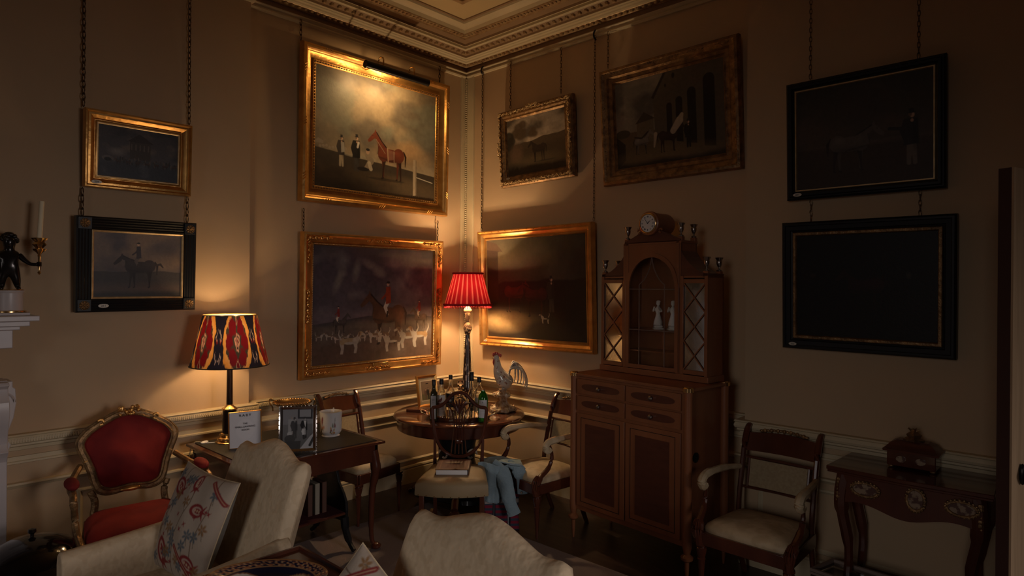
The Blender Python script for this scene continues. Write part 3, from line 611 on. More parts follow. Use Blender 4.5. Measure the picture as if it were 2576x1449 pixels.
canvas('canvas', c.grain(), w, h, r, 'paint', -.040); plaque(r, -W/2+.075, -H/2+.045, -.008, '216', .020)
# 7 heavy dull gilt frame: horses before an arcaded stable
r, W, H = hang('R7', 'heavy dull gilt frame, horses and a groom before an arcaded stable, above the cabinet')
frame_mesh(W, H, [(0, -.06), (0, -.022), (.008, -.006), (.024, 0), (.040, -.012), (.062, -.016), (.074, -.030), (.095, -.034), (.104, -.028), (.112, -.04), (.118, -.046)]).build('frame', M['golddull'], r, angle=30)
b = MB(); q = .03; scrolls(b, [(-W/2+q, H/2-q, 0), (W/2-q, H/2-q, 0), (W/2-q, -H/2+q, 0), (-W/2+q, -H/2+q, 0), (-W/2+q, H/2-q, 0)], .02, 12, -.014, .7); b.build('carved_leaves', M['golddull'], r)
i = .114; w, h = W-2*i, H-2*i; A = w/h
c = Cv(260, 200, A, (.15, .14, .115), (.22, .19, .14))
c.cloud(71, 4, 4, (.26, .23, .18), .48, .65, 0, .5, .8); c.cloud(75, 3, 3, (.05, .048, .045), .5, .7, 0, .5, .8); c.ground(.58, (.10, .075, .045), 4, .02, slope=.05)
c.poly([(.50, .24), (.64, 0), (A, 0), (A, .86), (.52, .74)], (.085, .072, .050)); c.poly([(.48, .25), (.66, -.02), (.69, -.02), (.51, .27)], (.03, .022, .016)); c.poly([(.28, .50), (.40, .40), (.50, .47), (.50, .74), (.28, .70)], (.12, .10, .065)); c.poly([(.26, .51), (.38, .39), (.52, .48)], (.05, .038, .028))
for x, y, q, t in ((.60, .44, .026, .74), (.70, .38, .034, .77), (.82, .34, .04, .80), (.97, .28, .05, .84), (1.17, .19, .065, .90)):
    if x > .6: c.ell(x, y, q, q, (.012, .010, .008)); c.poly([(x-q, y), (x+q, y), (x+q, t), (x-q, t-.02)], (.012, .010, .008))
c.ell(.76, .06, .018, .03, (.012, .01, .01)); c.ell(.66, .15, .010, .02, (.012, .01, .01)); c.ell(.09, .60, .1, .05, (.045, .04, .025)); c.poly([(0, .62), (.12, .72), (.12, .9), (0, 1)], (.015, .012, .010)); c.ell(.6, .90, .5, .07, (.17, .12, .06), .7, w=.1); c.ground(.95, (.03, .022, .014), 8, .05, w=.05)
horse(c, .34, .86, .20, (.15, .13, .115), 1, dark=(.03, .025, .02)); c.line([(.25, .66), (.34, .68), (.42, .62)], .008, (.02, .015, .012)); horse(c, .68, .88, .25, (.030, .018, .013), 1, dark=(.02, .012, .01), neck=-.03); c.line([(.74, .66), (.82, .56), (.85, .50)], [.035, .045, .02], (.34, .29, .22)); c.line([(.52, .66), (.50, .80)], [.022, .010], (.34, .28, .2))
man(c, .92, .86, .30, (.010, .010, .010), (.012, .012, .012))
canvas('canvas', c.grain(), w, h, r, 'paint', -.046)
# 8 black frame with thin gilt slip: grey horse and handler
r, W, H = hang('R8', 'black frame with thin gilt slip, grey horse and handler, above a blacker picture')
frame_mesh(W, H, [(0, -.06), (0, -.022), (.010, -.010), (.016, -.010), (.022, 0), (.034, 0), (.042, -.014), (.048, -.018), (.050, -.024)]).build('frame', M['ebony'], r, angle=25)
frame_mesh(W-.094, H-.094, [(0, -.026), (0, -.016), (.003, -.014), (.008, -.014), (.010, -.026)]).build('slip', M['goldpale'], r, smooth=False)
i = .055; w, h = W-2*i, H-2*i; A = w/h
c = Cv(220, 180, A, (.040, .038, .030), (.085, .065, .05))
c.cloud(81, 3, 3, (.09, .065, .05), .48, .7, .1, .6, .7); c.ground(.60, (.055, .040, .030), 5, .02); c.mix(np.clip((c.y-.58)*3, 0, 1)*.5, (.04, .028, .02)); c.ell(.7, .60, .4, .02, (.12, .09, .07), .5, w=.03)
horse(c, .50, .86, .38, (.095, .082, .070), 1, dark=(.03, .024, .022), neck=-.16); man(c, 1.02, .84, .50, (.028, .024, .024), (.13, .11, .09)); c.line([(.98, .52), (.84, .50)], .016, (.03, .026, .026))
canvas('canvas', c.grain(), w, h, r, 'paint', -.026); plaque(r, -W/2+.066, -H/2+.028, .001, '201', .024)
# 9 wide black frame: very dark horse painting
r, W, H = hang('R9', 'wide black frame with gilt slip and nearly black painting above the console table')
frame_mesh(W, H, [(0, -.06), (0, -.016), (.010, -.004), (.020, -.004), (.024, -.008), (.046, -.010), (.050, -.016), (.060, -.020)]).build('frame', M['ebony'], r, angle=25)
frame_mesh(W-.118, H-.118, [(0, -.026), (0, -.014), (.004, -.010), (.016, -.010), (.020, -.016), (.022, -.026)]).build('slip', M['golddull'], r, smooth=False)
i = .080; w, h = W-2*i, H-2*i; A = w/h
c = Cv(180, 150, A, (.006, .005, .004), (.007, .005, .004)); horse(c, .62, .74, .33, (.016, .006, .005), -1, dark=(.005, .004, .004), neck=-.1); c.ell(.70, .47, .1, .04, (.03, .006, .006), .6, w=.05); c.ell(.98, .40, .018, .024, (.04, .035, .025), .8, w=.02); c.ell(.15, .40, .025, .02, (.025, .015, .012), .8, w=.02)
canvas('canvas', c.grain(), w, h, r, 'paint', -.026); plaque(r, -W/2+.062, -H/2+.028, -.002, '202', .022)

# ------------------------------------------------------------------ chains from the picture rail
def chain(px, py0, py1, side, wl, label, thick=1, hook=False, off=.03):
    ax = 0 if side == 'L' else 1; wv = wl+off if side == 'L' else wl-off
    a = on(px, py0, ax, wv); bz = on(px, py1, ax, wv).z; top = min(a.z, 3.665); n = int((top-bz)/(.026*thick)); b = MB()
    for k in range(n):
        z = top-(k+.5)*(top-bz)/n; hx = (top-bz)/n*.66; rz = (k % 2)*1.571+(.4)
        b.tube([(math.cos(t)*.0068*thick*math.cos(rz), math.cos(t)*.0068*thick*math.sin(rz), z-bz+math.sin(t)*hx) for t in np.linspace(0, 6.283, 9)[:-1]], .0024*thick, 4, closed=True)
    o = b.build('picture_chain', M['chain'], loc=(a.x, a.y, bz)); tag(o, label, 'chain', 'chains holding the paintings')
    if hook:
        b = MB(); q = 1 if side == 'L' else 0
        P = [(-.01, 0, .0), (.016, 0, .02), (.016, 0, .05), (-.006, 0, .075), (-.02, 0, .06)]
        if side == 'R': P = [(0, -x, z) for x, _, z in P]
        b.tube(bez(P, 4), .007, 6).build('hook', M['blackiron'], o, loc=(0, 0, top-bz-.03))
    return o
T3 = 3.66
chain(212, -60, 266, 'L', BR, 'chain above the left end of the small gilt racecourse painting', 1.3)
chain(478, -60, 312, 'L', BR, 'chain above the right end of the small gilt racecourse painting', 1.3)
chain(207, 474, 541, 'L', BR, 'short chain above the left end of the black reeded frame', 1.3)
chain(471, 494, 558, 'L', BR, 'short chain above the right end of the black reeded frame', 1.3)
chain(757, 30, 100, 'L', 0, 'short chain above the left end of the largest gilt painting', 1.3)
chain(1106, 165, 206, 'L', 0, 'short chain above the right end of the largest gilt painting', 1.3)
chain(764, 525, 580, 'L', 0, 'short chain above the left end of the hounds painting')
chain(1101, 556, 604, 'L', 0, 'short chain above the right end of the hounds painting')
chain(1214, 180, 580, 'R', 0, 'long chain beside the corner, holding the left end of the top hat painting', hook=True)
chain(1497, 90, 555, 'R', 0, 'long chain holding the right end of the top hat painting', hook=True)
chain(1285, 140, 272, 'R', 0, 'chain above the left end of the small ornate frame')
chain(1412, 120, 234, 'R', 0, 'chain above the right end of the small ornate frame')
chain(1530, 80, 172, 'R', 0, 'chain above the left end of the arcaded stable painting')
chain(2040, 0, 198, 'R', -PR, 'chain above the left end of the grey horse painting', 1.0)
chain(2312, 0, 146, 'R', -PR, 'chain above the right end of the grey horse painting', 1.0)
chain(2040, 503, 556, 'R', -PR, 'short chain above the left end of the nearly black painting')
chain(2315, 478, 542, 'R', -PR, 'short chain above the right end of the nearly black painting')
# picture light over the largest painting
t = thing('picture_light', 'dark bronze tube picture light on two curved arms above the racehorse painting', 'lamp', (.30, -1.015, 3.375))
b = MB(); n = 12; R = .030
prof = [(math.cos(a)*R, math.sin(a)*R) for a in np.linspace(math.radians(-80), math.radians(165), n)]+[(math.cos(a)*(R-.003), math.sin(a)*(R-.003)) for a in np.linspace(math.radians(165), math.radians(-80), n)]
b.prism(prof, -.30, .30, 'xz'); b.build('lamp_shade', M['blackiron'], t)
for s in (-1, 1):
    MB().prism([(math.cos(a)*R, math.sin(a)*R) for a in np.linspace(0, 6.283, 17)[:-1]], s*.298, s*.304, 'xz').build('end_cap', M['blackiron'], t)
for s in (-.14, .16):
    MB().tube(bez([(0, s, .028), (.0, s, .085), (-.05, s, .10), (-.08, s, .05), (-.20, s, .05), (-.285, s, .06)], 6), .006, 8).build('arm', M['brass'], t)
MB().box((0, 0, 0), (.006, .45, .04)).build('mounting_bar', M['blackiron'], t, loc=(-.29, .01, .07))
for s in (-.15, .10):
    MB().tube([(0, s-.045, -.004), (0, s+.045, -.004)], .010, 8).build('tube_bulb', mat('lit_tube', (1, .8, .5), emit=((1, .62, .25), 14)), t)
    l = bpy.data.lights.new('picture_light_bulb', 'AREA'); l.shape = 'RECTANGLE'; l.size = .09; l.size_y = .02; l.energy = 1.7; l.color = (1, .62, .27)
    o = bpy.data.objects.new('picture_light_bulb', l); COL.objects.link(o); o.location = (.295, -1.015+s, 3.355); o.rotation_euler = V((-1.0, 0, -.95)).to_track_quat('-Z', 'Y').to_euler(); o.rotation_euler.rotate_axis('Z', 1.571)
# ------------------------------------------------------------------ seats and tables
def G(px, depth, z=0):
    p = V(CAM)+V(_F)*depth+V(_R)*(depth*(px-1288)/FPX); p.z = z; return p
def face(a, b):                   # turn so that local -y points from a to b
    d = V(b)-V(a); return math.atan2(d.x, -d.y)
def cushion_seat(b, w, d, z0, z1, wb=None, n=10, crown=.03):
    wb = wb or w
    def se(t, p=.28): return math.copysign(abs(t)**p, t)
    rows = [(0, z0, .97), (.0, z0+.01, 1.0), (0, z1-.02, 1.0), (0, z1-.006, .97), (0, z1+crown*.4, .85), (0, z1+crown*.8, .55), (0, z1+crown, .0001)]
    vs = []; fs = []; N = 40
    for _, z, k in rows:
        for i in range(N):
            a = 2*math.pi*i/N; u, v = se(math.cos(a)), se(math.sin(a)); ww = lerp(w, wb, (v+1)/2); vs.append((u*k*ww/2, v*k*d/2, z))
    for r in range(len(rows)-1):
        for i in range(N): j = (i+1) % N; fs.append((r*N+i, r*N+j, (r+1)*N+j, (r+1)*N+i))
    fs.append(tuple(reversed(range(N)))); b.add(vs, fs); return b
def turned_leg(x, y, h, r=.020, cap=True):
    b = MB(); b.lathe([(r*.35, 0), (r*.45, .02), (r*.5, .05), (r*.62, .07), (r*.55, .075), (r*.62, .085), (r*1.0, h*.70), (r*1.15, h*.72), (r*.9, h*.74), (r*1.0, h*.77), (r*1.35, h*.86), (r*1.45, h*.92), (r*1.1, h*.94), (r*1.5, h*.97), (r*1.5, h)], 14, (x, y, 0), wob=lambda a, z: 1+.05*math.cos(8*a))
    return b
def regency(label, arms, loc, rz, name='dining_chair', hw=.20, group='matching carved mahogany chairs'):
    t = thing(name, label, 'armchair' if arms else 'chair', loc, rz, group)
    h = .30
    for s in (-1, 1):
        turned_leg(s*hw, -.205, h).build('leg', M['mahog'], t)
        MB().tube(bez([(s*hw*.88, .285, 0), (s*hw*.88, .22, .16), (s*hw*.88, .195, .32), (s*hw*.88, .20, .45), (s*hw*.88, .235, .62), (s*hw*.88, .275, .78), (s*hw*.88, .315, .86), (s*hw*.88, .34, .875)], 4), [.017, .019, .02, .02]+[.019]*20+[.017]*5, 8, .8).build('leg', M['mahog'], t, label='curved back leg rising into the back post')
        if arms:
            b = MB(); b.tube(bez([(s*hw*.9, .245, .64), (s*hw*1.04, .10, .655), (s*hw*1.12, -.06, .655), (s*hw*1.12, -.13, .645), (s*hw*1.12, -.155, .615), (s*hw*1.12, -.135, .59), (s*hw*1.12, -.115, .60)], 5), [.016]*5+[.02]*5+[.024]*21, 8); b.build('arm', M['seatcream'], t, label='pale curved arm ending in a scroll')
            b = MB(); b.tube(bez([(s*hw*1.12, -.135, .645), (s*hw*1.125, -.112, .60), (s*hw*1.13, -.10, .54), (s*hw*1.12, -.13, .47), (s*hw*1.08, -.20, .41), (s*hw*1.04, -.225, .35), (s*hw*1.03, -.215, .30)], 5), [.014]*5+[.014]*5+[.016]*5+[.02]*5+[.03]*5+[.028]*6, 8, .8).build('arm_support', M['mahog'], t)
            b = MB()
            for q in range(-2, 3): b.tube(bez([(s*hw*1.05+q*.008, -.245+abs(q)*.006, .33), (s*hw*1.06+q*.012, -.25+abs(q)*.006, .38), (s*hw*1.08+q*.006, -.215, .43)], 3), [.004, .006, .007, .007, .006, .005, .003], 5)
            b.build('carved_leaf', M['mahog'], t)
    b = MB(); b.b2((-hw, -.222, .295), (hw, -.188, .365)); b.b2((-hw*.9, .18, .295), (hw*.9, .21, .365))
    for s in (-1, 1): b.prism([(s*hw*.92, -.2), (s*hw*1.05, -.2), (s*hw*.97, .2), (s*hw*.84, .2)], .295, .365, 'xy')
    b.build('seat_rail', M['mahog'], t, bevel=.004)
    cushion_seat(MB(), hw*2+.02, .41, .355, .405, hw*1.75, crown=.035).build('seat', M['seatcream'], t, angle=60)
    def yb(z): return .20+max(0, z-.45)*.21+max(0, z-.75)*.25
    b = MB(); n = 12      # bowed tablet crest
    vs = []; fs = []
    for i in range(n+1):
        u = -1+2*i/n; bow = .03*(1-u*u); x = u*hw*.88
        up = .0+.012*(math.cos(u*3.1416)+1)/2*(1 if abs(u) < 1 else 0)
        for (yy, z) in ((yb(.74)+bow, .735), (yb(.84)+bow, .835+up), (yb(.84)+bow+.022, .835+up), (yb(.74)+bow+.022, .735)): vs.append((x, yy, z))
    for i in range(n):
        for k in range(4): fs.append((i*4+k, i*4+(k+1) % 4, (i+1)*4+(k+1) % 4, (i+1)*4+k))
    b.add(vs, fs).build('crest_rail', M['mahog'], t, angle=50)
    b = MB(); rr = random.Random(5)
    for i in range(15):
        u = -.55+1.1*i/14; b.ell((u*hw, yb(.85)+.03*(1-u*u), .848+.014*math.cos(u*2.6)), (.012, .009, .008+.004*(i % 2)), 7, 5, Matrix.Rotation(rr.uniform(-.6, .6), 3, 'Y'))
    b.build('carved_crest', M['golddull'], t)
    b = MB()
    for z in (.70, .53): b.tube([(-hw*.86, yb(z)+.004, z), (0, yb(z)+.018, z), (hw*.86, yb(z)+.004, z)], .009, 6)
    for s in (-1, 1): b.tube([(s*hw*.72, yb(.70)+.008, .70), (s*hw*.72, yb(.53)+.008, .53)], .008, 6)
    b.build('back_rail', M['mahog'], t)
    b = MB(); b.prism([(-hw*.70, .54), (hw*.70, .54), (hw*.70, .69), (-hw*.70, .69)], .218, .230, 'xz')
    Mx = Matrix.Rotation(-.20, 3, 'X'); b2 = MB(); b2.box((0, yb(.615)+.012, .615), (hw*1.40, .010, .155), Mx); b2.build('back_panel', M['cane'], t)
    return t
fl, fr_ = G(898, 4.55), G(1013, 4.80); mid = (fl+fr_)/2; rz = face((0, 0, 0), (1, .15, 0))
D0 = Matrix.Rotation(rz, 3, 'Z')@V((0, .205, 0))
regency('armless carved chair with cream seat standing behind the desk against the wall', False, V((.350, -1.355, 0)), rz).scale = (1, .88, 1)
rz = math.atan2(-.17, .985)
regency('carved armchair between the round table and the tall cabinet, half hidden by it', True, V((1.425, -.575, 0)), rz, 'armchair', .215)
rz = math.atan2(-.02, 1)
regency('carved armchair standing alone between the tall cabinet and the dark console table', True, V((3.02, -.60, 0)), rz, 'armchair', .235)

# shield-back chair
c0 = G(1148, 4.27); rz = face(G(1156, 4.52), G(1137, 4.06))
t = thing('shield_back_chair', 'shield-backed mahogany chair with a tan seat in front of the round table', 'chair', c0, rz)
for s in (-1, 1):
    b = MB(); b.prism([(s*.195-.016, -.20), (s*.195+.016, -.20), (s*.195+.016, -.168), (s*.195-.016, -.168)], 0, .37, 'xy'); b.build('leg', M['mahog'], t, bevel=.003)
    MB().tube([(s*.165, .26, 0), (s*.165, .215, .2), (s*.165, .20, .44), (s*.168, .212, .54), (s*.172, .226, .645)], [.016, .018, .018, .014, .010], 4).build('leg', M['mahog'], t)
b = MB(); b.b2((-.185, -.01, .10), (.185, .012, .125))
for s in (-1, 1): b.b2((s*.185-.01, -.18, .10), (s*.185+.01, .22, .125))
b.build('stretcher', M['mahog'], t)
b = MB(); N = 36; rows = [(.355, 1.0), (.36, 1.01), (.42, 1.0), (.44, .97), (.452, .85), (.46, .5), (.462, .001)]; vs = []; fs = []
def seatout(i):
    u = i/N*4; k = int(u); f = u-k
    P = [(-.235, -.20), (.235, -.20), (.185, .215), (-.185, .215)]; a, c = P[k], P[(k+1) % 4]; x, y = lerp(a[0], c[0], f), lerp(a[1], c[1], f)
    if k == 0: y -= .050*math.sin(math.pi*f)
    if k == 2: y += .015*math.sin(math.pi*f)
    return x, y
for z, k in rows:
    for i in range(N): x, y = seatout(i); dz = -.012*math.cos(x*6)*(1 if k < .99 else 0)-(.0 if z > .36 else -.0); vs.append((x*k, (y)*k, z))
for r in range(len(rows)-1):
    for i in range(N): j = (i+1) % N; fs.append((r*N+i, r*N+j, (r+1)*N+j, (r+1)*N+i))
b.add(vs, fs).build('seat', M['seattan'], t, angle=50)
b = MB()
for i in range(0, N): x, y = seatout(i+.5); b.ell((x*1.012, y*1.012, .362), .0035, 5, 3)
b.build('nail_trim', M['brass'], t)
def sy(z): return .205+(z-.44)*.10
b = MB()
half = [(0, .940), (.04, .932), (.075, .900), (.11, .862), (.145, .842), (.180, .836), (.192, .825), (.190, .78), (.180, .70), (.160, .62), (.12, .55), (.06, .508), (0, .497)]
P = [(x, sy(z), z) for x, z in half]+[(-x, sy(z), z) for x, z in reversed(half[1:-1])]
P = [p for p in bez(P+[P[0]], 4)][:-1]; b.tube(P, .0125, 8, .8, up=(0, 1, 0), closed=True); b.build('shield_frame', M['mahog'], t)
for k, (xt, xb) in enumerate(((-.085, -.045), (-.045, -.022), (0, 0), (.045, .022), (.085, .045))):
    b = MB(); b.tube(bez([(xt, sy(.87), .885-abs(xt)*.4), (xt*.55, sy(.80), .80), (xb*.75, sy(.70), .70), (xb, sy(.60), .60), (xb*1.2, sy(.52), .515)], 4), .0058, 6, .8); b.build('splat_bar', M['mahog'], t)
b = MB()
for q in range(-3, 4): b.tube(bez([(0, sy(.79)-.008, .79), (q*.012, sy(.84)-.01, .85), (q*.026, sy(.88)-.006, .895-abs(q)*.008)], 3), [.004, .005, .006, .007, .007, .006, .004], 5)
b.build('carved_fan', M['mahog'], t)
for z_, r_ in ((.60, (.03, .008, .02)), (.70, (.022, .008, .012))): MB().ell((0, sy(z_)-.004, z_), r_).build('carved_rosette', M['mahog'], t)
# book on that chair
bc = V(t.location)+Matrix.Rotation(rz, 3, 'Z')@V((-.015, .02, 0))
t2 = thing('guide_book', 'thick brown covered book lying on the tan seat of the shield-backed chair', 'book', (bc.x, bc.y, .461), rz+.03)
MB().box((0, 0, .019), (.205, .245, .030)).build('pages', M['paper'], t2, smooth=False)
b = MB(); b.box((0, 0, .036), (.22, .26, .004)); b.box((0, 0, .002), (.22, .26, .004)); b.box((.110, 0, .019), (.004, .26, .036)); b.build('cover', mat('brown_book_cover', (.13, .055, .035), .35, col2=(.07, .03, .022), scale=12), t2, bevel=.0015)
c = Cv(60, 70, .84, (.17, .085, .06), (.13, .06, .04)); c.poly([(.06, .05), (.78, .05), (.78, .95), (.06, .95)], (.24, .14, .10)); c.poly([(.09, .08), (.75, .08), (.75, .92), (.09, .92)], (.13, .06, .045)); c.ell(.42, .30, .24, .07, (.34, .27, .2)); c.ell(.42, .42, .26, .05, (.07, .035, .03))
canvas('cover_print', c, .20, .235, t2, 'print', .0385)

# writing desk
t = thing('writing_desk', 'dark desk with a black leather top and cabriole legs carrying the patterned lamp', 'desk', (.60, -2.085, 0), 0)
dx, dy, zt = .40, .45, .705
b = MB(); b.b2((-dx-.01, -dy-.01, zt-.022), (dx+.01, dy+.01, zt-.004)); b.build('top', M['mahog'], t, bevel=.004)
b = MB(); b.b2((-dx+.03, -dy+.03, zt-.005), (dx-.03, dy-.03, zt)); b.build('leather_inlay', M['leather'], t, smooth=False)
b = MB()
b.b2((-dx+.03, -dy+.02, .565), (dx-.03, -dy+.045, zt-.02)); b.b2((-dx+.03, dy-.045, .565), (dx-.03, dy-.02, zt-.02)); b.b2((-dx+.02, -dy+.02, .565), (-dx+.045, dy-.02, zt-.02)); b.b2((dx-.055, -dy+.02, .565), (dx-.03, dy-.02, zt-.02))
b.build('apron', M['mahog'], t, bevel=.003)
for sx in (-1, 1):
    for sy_ in (-1, 1):
        x, y = sx*(dx-.055), sy_*(dy-.045); b = MB()
        b.tube(bez([(x+.015*sx*.3, y, .64), (x+.012*sx, y+.012*sy_, .56), (x+.014*sx, y+.014*sy_, .50), (x, y, .38), (x-.004*sx, y-.004*sy_, .20), (x-.002*sx, y-.002*sy_, .08), (x+.008*sx, y+.008*sy_, .03)], 4), [.032]*5+[.034]*3+[.028]*3+[.022]*3+[.019]*4+[.015]*4+[.014]*3, 10)
        b.ell((x+.018*sx, y+.018*sy_, .022), (.034, .034, .022), 12, 6); b.build('leg', M['mahog'], t)
# ivory tag on the desk corner
b = MB(); b.b2((0, 0, 0), (.05, .035, .002)); o = b.build('card_tag', M['paper'], loc=(.90, -1.71, zt+.0005)); tag(o, 'small pale card lying on the right front corner of the desk top', 'card'); o.rotation_euler.z = .15

# round table
tc = G(1158, 5.07); TZ = .70
t = thing('round_table', 'round mahogany pedestal table in the corner carrying bottles and the red lamp', 'table', tc, 0)
b = MB(); b.lathe([(.0001, TZ), (.40, TZ), (.502, TZ), (.515, TZ-.006), (.52, TZ-.016), (.512, TZ-.024), (.0001, TZ-.024)], 72); b.build('tabletop', M['mahogtop'], t, angle=30)
b = MB(); b.lathe([(.47, TZ-.024), (.492, TZ-.026), (.492, TZ-.105), (.485, TZ-.112), (.46, TZ-.112), (.46, TZ-.03)], 72); b.build('apron', M['mahog'], t, angle=30)
b = MB()
def tri(a, z): return 1+.16*math.cos(3*a+.6)
b.lathe([(.02, TZ-.05), (.20, TZ-.05), (.165, TZ-.14), (.145, .46), (.14, .34), (.17, .22), (.20, .15), (.26, .10), (.30, .09), (.31, .06), (.29, .05), (.05, .05)], 48, wob=tri); b.build('pedestal', M['ebony'], t, angle=40)
for k in range(3):
    a = k*2.094+YAW+math.pi*1.5; u = V((math.cos(a), math.sin(a), 0)); b = MB()
    b.tube(bez([V((0, 0, .09))+u*.18, V((0, 0, .10))+u*.30, V((0, 0, .05))+u*.40], 4), .028, 8); b.ell(tuple(V((0, 0, .028))+u*.41), (.045, .045, .028), 10, 6)
    for q in (-.25, 0, .25): uu = V((math.cos(a+q*.5), math.sin(a+q*.5), 0)); b.ell(tuple(V((0, 0, .018))+uu*.455), (.02, .02, .016), 8, 5)
    b.build('claw_foot', M['mahog'], t)
for k in (-1, 1):
    a0 = YAW+math.pi*1.5+k*.55; R0 = .205; b = MB(); P = []
    for q in np.linspace(0, 5.2, 22):
        rr_ = .052-.007*q; P.append(V((math.cos(a0+k*math.cos(q)*rr_/R0)*R0, math.sin(a0+k*math.cos(q)*rr_/R0)*R0, .40+math.sin(q)*rr_)))
    b.tube(P, .008, 6); b.tube([V((math.cos(a0)*R0, math.sin(a0)*R0, .36)), V((math.cos(a0-.08*k)*(R0+.02), math.sin(a0-.08*k)*(R0+.02), .28)), V((math.cos(a0)*(R0+.03), math.sin(a0)*(R0+.03), .20))], .007, 6); b.build('scroll_mount', M['plaque'], t)

# tall cabinet: base, drawers, doors, glazed top
A0, B0 = V((1.745, -.62, 0)), V((2.65, -.708, 0)); cw = (B0-A0).length; crz = math.atan2(B0.y-A0.y, B0.x-A0.x)
t = thing('display_cabinet', 'tall mahogany secretaire cabinet with glazed top and a clock at its crest', 'cabinet', (A0+B0)/2, crz)
W2, DB = cw/2, .42
b = MB(); b.b2((-W2+.03, .01, .20), (W2-.03, DB, 1.10)); b.build('body', M['satin'], t, smooth=False)
b = MB(); b.prism([(-W2-.01, -.006), (W2+.01, -.006), (W2+.01, DB+.01), (-W2-.01, DB+.01)], 1.10, 1.12, 'xy'); b.build('counter_top', M['satin'], t, bevel=.005)
for x, y in ((-W2+.01, .01), (W2-.01, .01), (-W2+.01, DB-.01), (W2-.01, DB-.01)):
    b = MB(); b.lathe([(.006, 0), (.010, .04), (.013, .09), (.013, .12), (.034, .135), (.036, .150), (.018, .165), (.022, .185), (.026, .20), (.026, .23), (.024, 1.06), (.026, 1.10)], 20, (x, y, 0), wob=lambda a, z: 1-(.10*(.5+.5*math.cos(10*a)) if .24 < z < 1.05 else 0)); b.build('leg', M['satin'], t)
    MB().lathe([(.026, 1.098), (.033, 1.10), (.033, 1.122), (.026, 1.128), (.0001, 1.129)], 16, (x, y, 0)).build('capital', M['brass'], t)
for cx, x0, x1 in ((-1, -W2+.05, -.006), (1, .006, W2-.05)):
    for z0, z1 in ((.985, 1.085), (.875, .972)):
        b = MB(); b.b2((x0, -.004, z0), (x1, .02, z1)); d = b.build('drawer', M['satin'], t, bevel=.002)
        xm, zm = (x0+x1)/2, (z0+z1)/2; q = [(xm+math.copysign(min(abs(math.cos(a))**.5, 1), math.cos(a))*(x1-x0)*.40, zm+math.copysign(abs(math.sin(a))**.9, math.sin(a))*.024) for a in np.linspace(0, 6.283, 33)[:-1]]
        MB().prism(q, -.0055, -.003, 'xz').build('inlay_panel', M['satindark'], d, smooth=False)
        b = MB(); b.lathe([(.006, 0), (.007, .010), (.014, .018), (.015, .026), (.010, .032), (.0001, .033)], 14, (xm, -.004, zm), rotm(math.pi/2)); b.build('knob', M['pewter'], d)
    b = MB(); b.b2((x0, -.004, .235), (x1, .02, .855)); d = b.build('door', M['satin'], t, bevel=.002)
    b = MB(); b.b2((x0+.075, -.007, .30), (x1-.075, -.003, .79)); b.build('veneer_panel', M['satindark'], d, smooth=False)
    b = MB(); q0, q1 = x0+.035, x1-.035
    for (a, c) in (((q0, .265), (q1, .268)), ((q0, .825), (q1, .828)), ((q0, .265), (q0+.003, .828)), ((q1-.003, .265), (q1, .828))): b.b2((a[0], -.0055, a[1]), (c[0], -.003, c[1]))
    b.build('stringing', M['ebony'], d, smooth=False)
MB().lathe([(.0001, 0), (.028, .0), (.03, .004), (.018, .010), (.0001, .013)], 20, (W2-.028, .12, .70), rotm(0, math.pi/2)).build('carrying_handle', M['blackiron'], t)
# upper stage in its own frame
UZ = 1.13; ulx, urx = -.425, .42; uy0, uy1 = .262, .44
ux = lambda px: (Y(px, 800, -.395)-V(t.location)).x*1.0
xs = {k: (Y(k, 800, -.395).x-t.location.x) for k in (1499, 1561, 1709, 1781)}
a, bq, cq, d_ = xs[1499], xs[1561], xs[1709], xs[1781]
ty = lambda x: 0
up_ = bpy.data.objects
H1, H2 = 1.775, 1.995
b = MB(); b.b2((a-.01, uy0-.01, UZ-.008), (d_+.01, uy1, UZ+.03)); b.build('upper_plinth', M['satin'], t, bevel=.003)
b = MB()     # carcass: sides, back, shelves, piers
b.b2((a, uy0, UZ+.03), (a+.016, uy1, H1)); b.b2((d_-.016, uy0, UZ+.03), (d_, uy1, H1)); b.b2((bq, uy0+.004, UZ+.03), (bq+.014, uy1, H2)); b.b2((cq-.014, uy0+.004, UZ+.03), (cq, uy1, H2))
b.b2((a, uy1-.012, UZ+.03), (d_, uy1, H1)); b.b2((bq, uy1-.012, H1), (cq, uy1, H2)); b.b2((a, uy0, H1-.012), (bq, uy1, H1+.004)); b.b2((cq, uy0, H1-.012), (d_, uy1, H1+.004)); b.b2((bq-.006, uy0-.006, H2-.01), (cq+.006, uy1, H2+.006))
b.build('upper_case', M['satin'], t, smooth=False)
b = MB()
for x in (a, bq-.012, bq+.01, cq-.032, cq, d_-.022): b.b2((x, uy0-.006, UZ+.03), (x+.022, uy0+.004, H2 if bq-.02 < x < cq-.0 else H1))
b.build('pilasters', M['satin'], t, bevel=.002)
